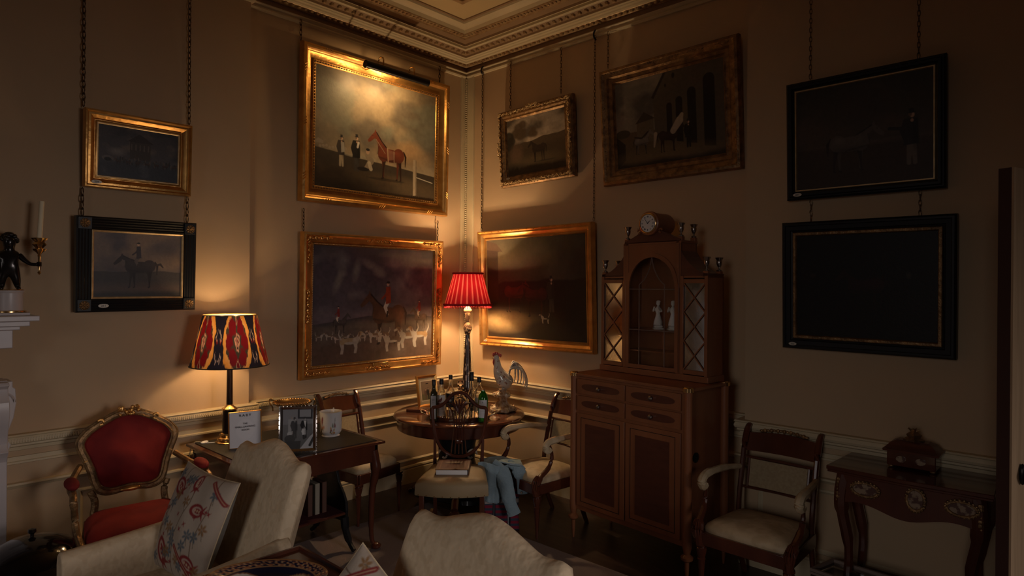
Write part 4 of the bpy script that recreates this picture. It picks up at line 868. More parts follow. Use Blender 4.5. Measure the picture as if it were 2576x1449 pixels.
for s, x0, x1 in ((0, a, bq), (1, cq, d_)):      # narrow lattice doors with mirror backs
    D = None; b = MB(); f_ = .020
    b.b2((x0+.004, uy0-.004, UZ+.035), (x0+f_, uy0+.008, H1-.02)); b.b2((x1-f_, uy0-.004, UZ+.035), (x1-.004, uy0+.008, H1-.02)); b.b2((x0+.004, uy0-.004, UZ+.035), (x1-.004, uy0+.008, UZ+.06)); b.b2((x0+.004, uy0-.004, H1-.045), (x1-.004, uy0+.008, H1-.02))
    D = b.build('side_door', M['satin'], t, smooth=False)
    z0, z1 = UZ+.06, H1-.045
    MB().b2((x0+f_, uy0+.006, z0), (x1-f_, uy0+.009, z1)).build('mirror_pane', M['mirror'], D, smooth=False)
    b = MB(); n = 3; hh = (z1-z0)/n; X0, X1 = x0+f_, x1-f_
    for k in range(n):
        za = z0+k*hh-hh*.25
        for (p, q) in (((X0, 0), (X1, 1)), ((X1, 0), (X0, 1))):
            b.tube([(p[0], uy0+.001, max(z0, z0+k*hh)), (q[0], uy0+.001, z0+(k+1)*hh)], .0045, 4)
    b.build('glazing_bars', M['satin'], D, smooth=False)
# centre arched door
xm = (bq+cq)/2; hwid = (cq-bq)/2-.014; zs = 1.70
def archpts(r, z0, n=16, top=None): return [(xm-r, z0), (xm+r, z0)]+[(xm+r*math.cos(q), zs+r*math.sin(q)*1.1) for q in np.linspace(0, math.pi, n)]
b = MB(); b.ring(archpts(hwid, UZ+.035), archpts(hwid-.025, UZ+.06), uy0-.010, uy0+.006); D = b.build('centre_door', M['satin'], t, smooth=False)
b = MB(); b.prism(archpts(hwid-.025, UZ+.06), uy0+.001, uy0+.003, 'xz'); b.build('glass_pane', M['glasspane'], D, smooth=False)
g = (hwid-.025); b = MB(); m_ = mat('glazing_bar', (.17, .11, .09), .4)
for s in (-1, 1):
    b.tube([(xm+s*g*.55, uy0-.002, UZ+.06), (xm+s*g*.55, uy0-.002, zs+.02)], .0036, 5); b.tube(bez([(xm+s*g*.55, uy0-.002, zs+.02), (xm+s*g*.30, uy0-.002, zs+.06), (xm+s*g*.09, uy0-.002, zs+.13), (xm, uy0-.002, zs+g*1.1)], 4), .0036, 5)
for z in (zs-.01, 1.42): b.tube([(xm-g, uy0-.002, z), (xm+g, uy0-.002, z)], .0036, 5)
b.build('glazing_bars', m_, D)
b = MB(); P = [(bq, H2-.01), (cq, H2-.01), (cq, zs)]+[(xm+hwid*math.cos(q), zs+hwid*math.sin(q)*1.1) for q in np.linspace(0, math.pi, 16)]+[(bq, zs)]
b.prism(P, uy0-.002, uy0+.010, 'xz'); b.build('spandrel', M['satin'], t, smooth=False)
b = MB()
for z in (1.42, 1.28): b.b2((bq+.014, uy0+.012, z-.004), (cq-.014, uy1-.012, z+.004))
b.build('shelf', M['satin'], t, smooth=False)
for s, (x0, x1) in enumerate(((a, bq), (d_, cq))):      # concave shoulders, front and side
    P = [(x0, H1), (x1, H1), (x1, H2-.06)]+[(lerp(x1, x0, q), lerp(H2-.06, H1+.015, math.sin(q*math.pi/2)**.8)) for q in np.linspace(.12, 1, 9)]
    MB().prism(P, uy0, uy1, 'xz').build('concave_shoulder', M['satindark'], t, smooth=False)
b = MB(); P = [(bq, H2), (cq, H2)]+[(xm+(cq-bq)/2*q, H2+.012+.075*max(0, math.cos(q*1.5))**1.5) for q in np.linspace(1, -1, 17)]
b.prism(P, uy0-.006, uy0+.02, 'xz'); b.build('pediment', M['satindark'], t, smooth=False)
ck = MB(); cz = H2+.125; cxx = xm-.012
ck.lathe([(.0001, uy0-.03), (.070, uy0-.03), (.078, uy0-.025), (.080, uy0-.01), (.074, uy0), (.074, uy1-.02), (.066, uy1), (.0001, uy1)], 32, (cxx, 0, cz), rotm(-math.pi/2)); CK = ck.build('clock_drum', M['satin'], t, angle=35)
MB().lathe([(.0001, 0), (.054, 0), (.057, .003), (.0001, .0035)], 32, (cxx, uy0-.030, cz), rotm(math.pi/2)).build('clock_dial', M['porcelain'], CK, angle=30)
MB().lathe([(.056, 0), (.062, .006), (.066, .004), (.068, 0)], 32, (cxx, uy0-.030, cz), rotm(math.pi/2)).build('bezel', M['brass'], CK)
b = MB()
for k, n_ in enumerate(('XII', 'I', 'II', 'III', 'IIII', 'V', 'VI', 'VII', 'VIII', 'IX', 'X', 'XI')):
    an = math.pi/2-k*math.pi/6; L = len(n_)
    for j in range(min(L, 3)):
        o_ = (j-(min(L, 3)-1)/2)*.0045; p0 = V((math.cos(an)*.038-math.sin(an)*o_, 0, math.sin(an)*.038+math.cos(an)*o_)); p1 = V((math.cos(an)*.049-math.sin(an)*o_, 0, math.sin(an)*.049+math.cos(an)*o_))
        b.tube([p0+V((cxx, uy0-.0345, cz)), p1+V((cxx, uy0-.0345, cz))], .0012, 4)
b.build('numerals', M['ink'], CK, smooth=False)
b = MB()
for an, L, w_ in ((math.radians(38), .026, .0026), (math.radians(128), .040, .0018)): b.tube([(cxx, uy0-.036, cz), (cxx+math.cos(an)*L, uy0-.036, cz+math.sin(an)*L)], [w_, w_*.5], 5)
b.ell((cxx, uy0-.036, cz), .004); b.build('clock_hands', M['ink'], CK)
b = MB()
for s in (-1, 1): b.tube([(cxx+s*(.085+.012*math.cos(q)), uy0-.01, H2+.075+.012*math.sin(q)) for q in np.linspace(0, 5, 10)], .007, 6)
b.build('scroll', M['satin'], CK)
URN = [(.016, 0), (.018, .006), (.006, .014), (.005, .022), (.012, .032), (.017, .045), (.018, .060), (.016, .066), (.024, .082), (.026, .085), (.014, .087), (.012, .07), (.0001, .068)]
U0 = None
for x, y, z in ((a+.018, uy0+.015, H1+.03), (bq+.01, uy0+.015, H2+.03), (cq-.01, uy0+.015, H2+.03), (d_-.02, uy0+.015, H1+.03), (cq-.01, uy1-.02, H2+.03), (d_-.02, uy1-.02, H1+.03), (a+.018, uy1-.02, H1+.03), (bq+.01, uy1-.02, H2+.03)):
    b = MB(); b.box((x, y, z-.02), (.034, .03, .04)); P_ = b.build('finial_block', M['satin'], t, bevel=.002)
    MB().lathe(URN, 18, (x, y, z)).build('urn_finial', M['pewter'], P_)
# figurines on the shelf
def figurine(x, label):
    p = t.matrix_world if False else None
    q = Matrix.Rotation(crz, 3, 'Z')@V((x, uy0+.085, 0))+V(t.location); r = thing('porcelain_figurine', label, 'figurine', (q.x, q.y, 1.4245), crz, 'porcelain figures in the cabinet')
    b = MB(); b.lathe([(.038, 0), (.042, .008), (.03, .014), (.034, .022), (.022, .03), (.0001, .032)], 16, wob=lambda a_, z: 1+.12*math.cos(4*a_)); b.build('base', M['porcelain'], r)
    b = MB(); b.lathe([(.030, .03), (.028, .05), (.018, .085), (.013, .105), (.019, .125), (.020, .14), (.008, .152), (.007, .158)], 14, wob=lambda a_, z: 1+.07*math.cos(6*a_+z*60)); b.ell((0, 0, .172), (.013, .014, .016)); b.ell((0, .003, .183), (.015, .015, .010))
    for s in (-1, 1): b.tube(bez([(s*.018, 0, .138), (s*.032, -.006, .12), (s*.022, -.022, .125), (s*.012, -.024, .15)], 3), .006, 6)
    b.build('figure', M['porcelain'], r); return r
figurine(xm-.01, 'white porcelain figure standing in the middle of the cabinet shelf'); figurine(xm+.105, 'white porcelain figure at the right end of the cabinet shelf')
# gilt armchair with red velvet
rl = G(330, 3.50); rz = face((0, 0, 0), (1, -.10, 0))
t = thing('gilt_armchair', 'carved giltwood armchair with deep red velvet, standing beside the fireplace', 'armchair', G(328, 3.62)+V((.25, -.025, 0)), rz)
def by(z): return .21+(z-.45)*.16
half = [(0, .975), (.06, .965), (.125, .935), (.16, .915), (.205, .885), (.242, .838), (.242, .795), (.218, .735), (.192, .66), (.178, .60), (.155, .555), (.10, .535), (0, .545)]
def loop(k, dz=0): 
    P = [(x*k, by(z), .76+(z-.76)*k+dz) for x, z in half]; P = P+[(-x, y, z) for x, y, z in reversed(P[1:-1])]; return bez(P+[P[0]], 4)[:-1]
b = MB(); b.tube(loop(.96), .021, 8, .9, up=(0, 1, 0), closed=True); b.tube([p+V((0, -.014, 0)) for p in loop(.90)], .008, 6, 1, up=(0, 1, 0), closed=True); b.tube([p+V((0, -.008, 0)) for p in loop(1.02)], .007, 6, 1, up=(0, 1, 0), closed=True)
BF = b.build('back_frame', M['golddull'], t)
b = MB(); rr = random.Random(3)
for q in range(26): b.ell((rr.uniform(-.05, .05), by(.97)-.025, .975+rr.uniform(-.022, .022)), (rr.uniform(.007, .013), .008, rr.uniform(.006, .012)), 7, 5, Matrix.Rotation(rr.uniform(0, 3), 3, 'Y'))
b.build('carved_crest', M['gold'], BF)
for s in (-1, 1):
    MB().tube([(s*(.138+.014*math.cos(q)), by(.92)-.016, .926+.014*math.sin(q)) for q in np.linspace(0, 5, 10)], .007, 6).build('carved_scroll', M['gold'], BF); MB().tube([(s*(.205+.012*math.cos(q)), by(.72)-.012, .715+.012*math.sin(q)) for q in np.linspace(0, 5, 10)], .006, 6).build('carved_scroll', M['gold'], BF)
MB().ell((0, by(.55)-.02, .545), (.055, .012, .014)).build('carved_boss', M['gold'], BF)
L = [p for p in loop(.87)]; ctr = V((0, by(.76)-.035, .76)); vs = [ctr]; N = len(L)
for k, dy_ in ((.33, -.032), (.66, -.026), (.88, -.014), (1, .0)): vs += [V((p.x*k, p.y-.0+dy_-.004, .76+(p.z-.76)*k)) for p in L]
fs = [(0, 1+i, 1+(i+1) % N) for i in range(N)]+[(1+r*N+i, 1+(r+1)*N+i, 1+(r+1)*N+(i+1) % N, 1+r*N+(i+1) % N) for r in range(3) for i in range(N)]
MB().add(vs, fs).build('back_upholstery', M['redvelvet'], t, angle=70)
for s in (-1, 1):
    MB().tube(bez([(s*.19, by(.56), .56), (s*.17, .215, .50), (s*.18, .21, .42)], 4), .018, 8).build('back_post', M['golddull'], t)
    MB().tube(bez([(s*.235, by(.70), .70), (s*.285, .12, .665), (s*.31, -.02, .66), (s*.31, -.13, .65), (s*.315, -.17, .63), (s*.31, -.165, .60)], 5), .017, 8).build('arm', M['golddull'], t)
    MB().ell((s*.305, -.03, .685), (.033, .095, .026), 12, 8).build('arm_pad', M['redvelvet'], t)
    MB().tube(bez([(s*.31, -.16, .62), (s*.30, -.10, .54), (s*.295, -.13, .46), (s*.28, -.20, .40)], 5), .016, 8).build('arm_support', M['golddull'], t)
    MB().tube(bez([(s*.275, -.23, .40), (s*.285, -.25, .32), (s*.25, -.22, .18), (s*.245, -.23, .06), (s*.26, -.25, .015)], 4), [.032]*5+[.026]*4+[.018]*4+[.016]*4, 8).build('leg', M['golddull'], t)
    MB().tube(bez([(s*.20, .22, .40), (s*.21, .24, .25), (s*.205, .27, .02)], 4), .020, 8).build('leg', M['golddull'], t)
b = MB(); q = [(-.28, -.235), (0, -.27), (.28, -.235), (.22, .22), (-.22, .22)]; b.prism(q, .355, .405, 'xy'); b.build('seat_rail', M['golddull'], t, bevel=.008)
cushion_seat(MB(), .55, .44, .40, .44, .44, crown=.05).build('seat', M['redvelvet'], t, angle=60)

# pair of damask armchairs with humped backs
def camel(label, center, rz, w):
    t = thing('upholstered_armchair', label, 'armchair', center, rz, 'pair of cream damask armchairs')
    def top(u): return .930+.050*math.exp(-(u/.42)**2)-.010*math.exp(-((abs(u)-.66)/.18)**2)
    n = 33; m_ = 13; b = MB(); vs = []; fs = []; hwd = w/2; th = .075
    prof = []
    for j in range(m_):     # front face up, over, back face down
        prof.append(j)
    for i in range(n):
        u = -1+2*i/(n-1); edge = max(0, abs(u)-.88)/.12; inn = th*math.sqrt(max(0, 1-edge*edge))*.5+.004
        zt = top(u)-.035*edge**2.5; xw = hwd*(.90+.10*0)
        for (yy, f) in ((-1, .30), (-1, .5), (-1, .65), (-1, .8), (-1, .90), (-.92, .955), (-.6, .985), (0, 1.0), (.6, .985), (.92, .955), (1, .90), (1, .6), (1, .30)):
            z = zt*f if f > .31 else .28; flare = 1.0+.30*max(0, .93-z)-.35*max(0, .60-z)
            lean = (z-.45)*.34; vs.append((u*xw*flare, lean+yy*inn+(.015 if f in () else 0), z))
    for i in range(n-1):
        for j in range(m_-1): fs.append((i*m_+j, i*m_+j+1, (i+1)*m_+j+1, (i+1)*m_+j))
    b.add(vs, fs); b.add([vs[j] for j in range(m_)], [tuple(range(m_))]); b.add([vs[(n-1)*m_+j] for j in range(m_)], [tuple(reversed(range(m_)))])
    b.build('backrest', M['damask'], t, angle=75)
    for s in (-1, 1):
        b = MB(); P = []; vs = []; fs = []; pr = [(-.045, .20), (-.048, .40), (-.050, .56), (-.040, .600), (-.015, .618), (.015, .618), (.040, .600), (.050, .56), (.048, .40), (.045, .20)]; K = len(pr)
        for i in range(9):
            f = i/8; y = lerp(.06, -.60, f); dz = -.035*f+(.03*(1-f)**3)
            for x, z in pr: vs.append((s*(hwd*.92+.01*f)+x, y, z+(dz if z > .5 else 0)))
        for i in range(8):
            for k in range(K-1): fs.append((i*K+k, i*K+k+1, (i+1)*K+k+1, (i+1)*K+k))
        fs += [tuple(range(K)), tuple(8*K+k for k in reversed(range(K)))]
        b.add(vs, fs).build('arm', M['damask'], t, angle=60, bevel=.008)
    b = MB(); b.b2((-hwd*.88, -.57, .16), (hwd*.88, .05, .32)); b.build('seat_base', M['damask'], t, bevel=.02)
    cushion_seat(MB(), w*.84, .58, .32, .42, crown=.03).build('seat_cushion', M['damask'], t, loc=(0, -.28, 0), angle=60)
    for x, y in ((-1, -.54), (1, -.54), (-1, .05), (1, .05)): MB().lathe([(.012, 0), (.016, .04), (.022, .16)], 10, (x*hwd*.8, y, 0)).build('leg', M['mahog'], t)
    return t
camel('cream damask armchair in front of the desk, an embroidered cushion against its back', V((1.575, -2.82, 0)), .0, .70)
camel('cream damask armchair nearest the camera at the bottom centre, back to the chairs behind', V((2.985, -2.83, 0)), .0, .76)
# embroidered cushions
def suzani(seed, nx=150, ny=150):
    c = Cv(nx, ny, 1, (.37, .30, .235), (.37, .30, .235)); red = (.20, .022, .022); br = (.22, .11, .04); bl = (.085, .105, .125); rr = random.Random(seed)
    for k in range(3): c.line([(.2+.3*k, 0), (.26+.3*k, .3), (.18+.3*k, .6), (.28+.3*k, 1)], .005, (.12, .07, .04))
    for x, y, r, a in ((.22, .20, .10, .4), (.70, .34, .085, 0), (.34, .80, .12, .9), (.80, .80, .09, .3), (.5, .1, .07, 1.2)):
        c.ell(x, y, r*1.2, r*.75, red, 1, a); c.ell(x+r*.1, y, r*.85, r*.45, (.42, .30, .24), 1, a); c.ell(x+r*.15, y, r*.62, r*.28, red, 1, a)
        for q in (-.5, 0, .5): c.line([(x+r*.9*math.cos(a), y+r*.9*math.sin(a)), (x+r*1.6*math.cos(a+q), y+r*1.6*math.sin(a+q))], [r*.22, .004], red)
        for q in range(3): c.ell(x+r*(.5-q*.4)*math.cos(a), y+r*(.5-q*.4)*math.sin(a), .012, .012, (.5, .33, .22))
    for k in range(24):
        x, y = rr.uniform(.05, .95), rr.uniform(.08, .92); col = rr.choice((bl, bl, br))
        for q in range(6): an = q*1.047+k; c.ell(x+math.cos(an)*.032, y+math.sin(an)*.032, .024, .012, col, .95, an)
        c.line([(x, y), (x+.03, y+.09)], .003, (.1, .08, .05))
    for k in range(14):
        x, y = rr.uniform(.1, .9), rr.uniform(.1, .9)
        for q in range(4): an = q*1.571+k; c.line([(x, y), (x+math.cos(an)*.026, y+math.sin(an)*.026)], [.008, .002], red)
    for (p, q) in (((.55, .70), (.95, .95)), ((.72, .05), (.98, .22)), ((0, .5), (.2, .42))): c.line([p, q], .020, red); c.line([p, q], .004, (.4, .22, .14))
    return c
def pillow(label, loc, normal, upv, s, seed, thick=.12, back=True):
    n = 61; c = suzani(seed, n*2-1, n*2-1); N = n*2-1
    t = thing('embroidered_cushion', label, 'cushion', loc, 0, 'embroidered cushions on the damask armchairs')
    z = V(normal).normalized(); y = (V(upv)-z*V(upv).dot(z)).normalized(); x = y.cross(z)
    t.matrix_world = Matrix(((x.x, y.x, z.x, loc[0]), (x.y, y.y, z.y, loc[1]), (x.z, y.z, z.z, loc[2]), (0, 0, 0, 1)))
    def sh(u, v, sg):
        a, b_ = 2*u-1, 1-2*v; h = thick*((1-a*a)*(1-b_*b_))**.45; pin = 1-.07*(1-a*a)*abs(b_)-.0; pin2 = 1-.07*(1-b_*b_)*abs(a)
        wr = .004*math.sin(9*a+4*b_)*(1-a*a)*(1-b_*b_); return (a*s/2*pin2, b_*s/2*pin, sg*(h+wr))
    b = MB(); b.grid(lambda u, v: sh(u, v, 1), N, N); o = b.build('embroidered_face', M['cloth'], t, fix=False); setcol(o, c.c.reshape(-1, 3)); o.data.flip_normals()
    MB().grid(lambda u, v: sh(u, v, -1), 31, 31).build('cushion_back', M['greylinen'] if back else M['seatcream'], t, fix=False)
    b = MB(); P = []
    for k in range(4):
        for q in range(10):
            f = q/10; u, v = ((f, 0), (1, f), (1-f, 1), (0, 1-f))[k]; P.append(V(sh(u, v, 0)))
    b.tube(P, .003, 5, closed=True); b.build('piping', M['seatcream'], t)
    return t
pillow('red and blue embroidered cushion leaning on the back of the armchair before the desk', tuple(Z(487, 1318, .64)), (.10, -.92, .36), (0, .36, 1), .46, 3, .075)
pillow('embroidered cushion showing only its upper corner at the bottom edge, on the nearest armchair', (2.745, -2.965, .600), (.45, -.82, .30), (-.56, -.52, .64), .42, 8, .07, False)

# tray-topped side table with the patterned dish
t = thing('side_table', 'low dark wooden table with a raised rim between the two damask armchairs', 'table', (2.36, -3.15, 0), 0)
tz = .68; pt = Z(755, 1373, tz); x0, y1 = pt.x, pt.y
t.location = (x0+.22, y1-.30, 0)
b = MB(); b.b2((-.22, -.30, tz-.03), (.22, .30, tz-.012)); b.build('tabletop', M['mahogtop'], t, smooth=False)
b = MB(); b.sweep([(-.22, -.30), (-.22, .30), (.22, .30), (.22, -.30)], [(0, tz-.03), (0, tz), (.010, tz), (.012, tz-.012)], closed=True); b.build('rim', M['mahog'], t, smooth=False)
for x in (-.20, .20):
    for y in (-.28, .28): MB().b2((x-.014, y-.014, 0), (x+.014, y+.014, tz-.03)).build('leg', M['mahog'], t)
b = MB(); b.b2((-.20, -.28, .18), (.20, .28, .195)); b.build('lower_shelf', M['mahog'], t, smooth=False)
def dish(label, loc, rx, ry):
    t = thing('serving_dish', label, 'dish', loc, 0)
    nu, nv = 160, 40; pr = [(0, .004), (.5, .004), (.62, .008), (.8, .022), (.97, .034), (1, .036)]
    def hz(f): return float(np.interp(f, [p[0] for p in pr], [p[1] for p in pr]))
    b = MB(); b.grid(lambda u, v: (math.cos(u*6.2832)*rx*max(v, .001), math.sin(u*6.2832)*ry*max(v, .001), hz(v)), nu, nv, cu=True)
    b2 = b.build('bowl', M['glaze'], t, fix=False); arr = np.zeros((nv, nu, 3)); v = np.linspace(0, 1, nv)[:, None]+np.zeros((1, nu)); a = np.linspace(0, 1, nu, endpoint=False)[None]*6.2832+np.zeros((nv, 1))
    X_ = np.cos(a)*v; Y_ = np.sin(a)*v; arr[:] = (.012, .012, .035)
    def put(mask, col): arr[mask] = col
    put((v > .80) & (np.sin(a*26)*np.sin(v*70) > .15), (.30, .12, .06)); put((v > .80) & (np.cos(a*52+v*30) > .8), (.42, .26, .14)); put(v > .965, (.28, .13, .05)); put((v > .78) & (v < .80), (.36, .2, .09))
    for cx, cy, col in ((.38, 0, (.50, .36, .19)), (-.42, 0, (.58, .50, .42))):
        d = np.hypot((X_-cx)/.34, (Y_-cy)/.52); put(d < 1, (.22, .10, .05)); put(d < .93, col); nz = np.sin(X_*38+np.cos(Y_*23)*2)*np.sin(Y_*34+np.sin(X_*19)*2); put((d < .72) & (nz > .35), (.13, .075, .035)); put((d < .72) & (nz < -.6), (.28, .12, .05))
    setcol(b2, arr.reshape(-1, 3)); MB().lathe([(.97, .030), (.8, .016), (.55, .0), (.0001, .0)], 48, sx=rx, sy=ry, cap=False).build('underside', M['lacquer'], t); return t
d = dish('large oval blue, red and gold patterned dish on the low dark table', (0, 0, 0), .205, .135)
dp = Z(672, 1466, tz); d.location = (dp.x, dp.y, tz-.0115); d.rotation_euler.z = YAW

# coal scuttle
sc = G(84, 3.08); t = thing('coal_scuttle', 'glossy black domed coal bin with a brass band in the bottom left corner', 'bin', sc, 0)
MB().lathe([(.19, 0), (.205, .01), (.215, .10), (.222, .27), (.222, .285)], 40).build('body', M['lacquer'], t)
MB().lathe([(.224, .285), (.226, .290), (.226, .308), (.222, .312)], 40).build('band', M['brass'], t)
MB().lathe([(.222, .312), (.220, .34), (.20, .385), (.16, .425), (.10, .455), (.03, .47), (.0001, .472)], 40).build('lid', M['lacquer'], t)
MB().lathe([(.008, .47), (.008, .482), (.018, .492), (.016, .506), (.0001, .51)], 14).build('knob', M['lacquer'], t)

# book stand under the desk
t = thing('book_stand', 'small black wooden book stand with red baize shelves in front of the desk', 'stand', (0, 0, 0), 0)
t.location = (.64, -1.93, 0); t.rotation_euler.z = 0
for s, y in ((0, -.46), (1, .13)):
    P = [(-.17, .10), (-.17, .51), (.00, .53), (.06, .51), (.08, .46), (.10, .41), (.155, .35), (.185, .30), (.19, .25), (.185, .19), (.13, .17), (.06, .165), (0, .15)]
    MB().prism(P, y, y+.018, 'xz').build('side_panel', M['ebony'], t, smooth=False, bevel=.003)
    for sx, px_ in ((1, .16), (-1, -.14)):
        MB().tube(bez([(px_, y+.009, .20), (px_+sx*.015, y+.009, .12), (px_+sx*.06, y+.009, .05), (px_+sx*.11, y+.009, .012)], 4), [.028]*4+[.022]*4+[.015]*5, 8).build('leg', M['ebony'], t)
baize = mat('red_baize', (.075, .008, .010), .9)
for z, xa, xb in ((.51, -.16, .05), (.235, -.16, .185)):
    b = MB(); b.b2((xa, -.442, z-.014), (xb, .13, z)); sh_ = b.build('shelf', M['mahog'], t, bevel=.002); MB().b2((xa+.006, -.440, z), (xb-.006, .128, z+.002)).build('baize_lining', baize, sh_, smooth=False)
for k in range(3):
    b = MB(); tag(b.b2((0, 0, 0), (.13, .032, .20)).build('book', mat('pale_book_%d' % k, (.30, .27, .21) if k == 1 else (.10, .045, .03), .6), loc=(.60, -1.99+.05*k-.02, .2375), bevel=.004), ('brown book standing left of the pale one in the black book stand', 'pale book standing in the middle of the black book stand', 'brown book standing right of the pale one in the black book stand')[k], 'book', 'books in the black stand')
# ------------------------------------------------------------------ lamps and tabletop things
def shade(t, zb, zt_, rb, rt, m, fn, nu, nv, pleat=0, npl=0):
    b = MB(); b.grid(lambda u, v: ((lerp(rt, rb, v)*(1+pleat*math.cos(npl*u*6.28318)))*math.cos(u*6.28318), (lerp(rt, rb, v)*(1+pleat*math.cos(npl*u*6.28318)))*math.sin(u*6.28318), lerp(zt_, zb, v)), nu, nv, cu=True)
    o = b.build('lamp_shade', M[m], t, fix=False); o.data.flip_normals(); setcol(o, fn(nu, nv).reshape(-1, 3)); return o
def ikat(nu, nv):
    K = 6; sub = nu//K; c = Cv(sub, nv, 1.3, (.018, .015, .028), (.018, .015, .028)); A = 1.3
    c.y = c.y+(np.random.default_rng(3).random(sub)[None, :]-.5)*.07
    Yl, Rd, Gn, Pk = (.95, .42, .07), (.22, .008, .012), (.075, .065, .04), (.80, .42, .28)
    m = A/2
    c.x = c.x+(noise(sub, nv, 14, 6, 4, 2)-.5)*.14; c.ell(m, .5, .52, .68, Yl); c.ell(m-.0, .5, .46, .60, (.95, .50, .18), .6); c.ell(m, .5, .40, .55, Gn)
    for s in (-1, 1):
        c.ell(m+s*.29, .50, .14, .16, Rd); c.ell(m+s*.17, .22, .13, .18, Rd); c.ell(m+s*.17, .80, .14, .17, Rd)
    c.ell(m, .5, .12, .20, Gn); c.ell(m, .5, .095, .17, Pk); c.ell(m, .5, .065, .135, (.03, .015, .02)); c.ell(m, .5, .05, .09, Pk); c.ell(m, .5, .028, .055, Rd)
    for y in (.08, .92): c.ell(m, y, .055, .10, (.7, .5, .3)); c.ell(m, y, .035, .09, Rd)
    for s in (-1, 1):
        c.line([(m+s*.60, .70), (m+s*.56, .80), (m+s*.60, .90), (m+s*.63, .82)], .010, (.55, .42, .36)); c.line([(m+s*.60, .22), (m+s*.58, .40)], [.004, .016], (.6, .45, .36)); c.ell(m+s*.60, .5, .03, .03, Rd); c.ell(m+s*.60, .46, .012, .02, Pk)
    a = np.tile(c.c, (1, K, 1)); 
    if a.shape[1] < nu: a = np.concatenate([a, a[:, :nu-a.shape[1]]], 1)
    return np.roll(a, int(IKROT*nu), 1)
IKROT = -.115
def camang(): return math.atan2(-_F[1], -_F[0])
lb = Z(577, 1112, .705)
t = thing('table_lamp', 'table lamp on the desk with black, red and gold ikat shade and column base', 'lamp', lb, 0)
b = MB(); b.lathe([(.0001, 0), (.080, 0), (.082, .008), (.070, .016), (.074, .024), (.070, .034), (.055, .042), (.060, .052), (.056, .062), (.046, .066)], 36); b.build('base', M['brass'], t)
b = MB(); b.lathe([(.043, .066), (.041, .205), (.034, .207)], 30); b.build('plinth', mat('dark_bronze_column', (.030, .018, .014), .22, metal=.5, coat=.5), t)
MB().lathe([(.041, .203), (.046, .207), (.046, .215), (.034, .222), (.024, .232), (.020, .240)], 30).build('collar', M['brass'], t)
MB().lathe([(.0195, .236), (.017, .50), (.0001, .50)], 24).build('column', bpy.data.materials['dark_bronze_column'], t)
MB().lathe([(.018, .497), (.022, .500), (.022, .508), (.010, .512), (.009, .60), (.016, .605), (.016, .640), (.0001, .642)], 20).build('lamp_holder', M['cream'], t)
MB().ell((0, 0, .665), .024, 12, 8).build('light_bulb', mat('lit_bulb', (1, .8, .5), emit=((1, .60, .26), 10)), t)
S = shade(t, .488, .806, .232, .158, 'ikat', ikat, 686, 90)
for z, r in ((.488, .2325), (.806, .1585)): MB().tube([(math.cos(q)*r, math.sin(q)*r, z) for q in np.linspace(0, 6.283, 49)[:-1]], .0035, 6, closed=True).build('shade_trim', M['ebony'] if z < .6 else M['brass'], S)
b = MB()
for k in range(3): b.tube([(0, 0, .70), (math.cos(k*2.09)*.165, math.sin(k*2.09)*.165, .79)], .002, 4)
b.build('shade_ring', M['brass'], t)
bulb('ikat_lamp_light', V(lb)+V((0, 0, .665)), 21)
# flex and switch on the desk
b = MB(); s0 = Z(513, 1113, .71); e0 = V((.19, -2.46, .706))
b.tube(bez([V(lb)+V((-.03, -.06, .004)), s0+V((.02, .0, 0)), s0, V((.175, -2.50, .69)), V((.17, -2.52, .55)), V((.16, -2.50, .30)), V((.13, -2.48, .02))], 6), .003, 6); o = b.build('lamp_flex', M['paper']); tag(o, 'thin white flex running off the left end of the desk', 'cable')
MB().ell(tuple(s0+V((.01, .0, .004))), (.018, .030, .009), 12, 6, rotm(0, 0, .5)).build('inline_switch', M['porcelain'], o)

lr = G(1177, 5.44)
t = thing('table_lamp', 'tall painted table lamp with pleated crimson shade and fringe in the corner', 'lamp', (lr.x, lr.y, TZ), 0)
lz = lambda y: 1.7-(y-724.5)*5.44/FPX-TZ
blk = mat('black_painted_column', (.025, .016, .014), .3, col2=(.42, .36, .28), scale=46, stretch=(1, 1, .5), sharp=.02, mid=.60, coat=.4, detail=1)
crm = mat('cream_painted_turning', (.70, .55, .33), .35, col2=(.10, .06, .04), scale=34, sharp=.012, detail=1)
MB().lathe([(.0001, 0), (.075, 0), (.078, .01), (.066, .022), (.050, .03), (.056, .04), (.050, .055), (.042, .07), (.046, .08), (.044, .09)], 32).build('base', blk, t)
MB().lathe([(.044, .09), (.046, lz(985)), (.050, lz(980)), (.046, lz(975)), (.036, lz(940)), (.027, lz(880)), (.019, lz(845))], 28).build('column', blk, t)
MB().lathe([(.019, lz(846)), (.024, lz(842)), (.036, lz(833)), (.037, lz(826)), (.024, lz(819)), (.011, lz(814)), (.016, lz(811)), (.016, lz(808)), (.018, lz(806)), (.022, lz(795)), (.023, lz(792)), (.012, lz(790))], 28).build('turned_neck', crm, t)
MB().lathe([(.014, lz(791)), (.034, lz(786)), (.034, lz(783)), (.022, lz(777)), (.010, lz(770)), (.009, lz(745)), (.015, lz(744)), (.015, lz(736)), (.0001, lz(735))], 24).build('lamp_holder', M['cream'], t)
MB().ell((0, 0, lz(727)), .024, 12, 8).build('light_bulb', bpy.data.materials['lit_bulb'], t)
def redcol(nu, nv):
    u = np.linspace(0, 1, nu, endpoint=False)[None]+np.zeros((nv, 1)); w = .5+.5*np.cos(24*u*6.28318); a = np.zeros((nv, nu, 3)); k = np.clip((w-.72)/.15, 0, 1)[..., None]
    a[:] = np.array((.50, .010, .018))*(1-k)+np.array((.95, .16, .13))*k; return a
zb, zt2 = lz(770), lz(693); S = shade(t, zb, zt2, .196, .122, 'redsilk', redcol, 480, 30, .018, 24)
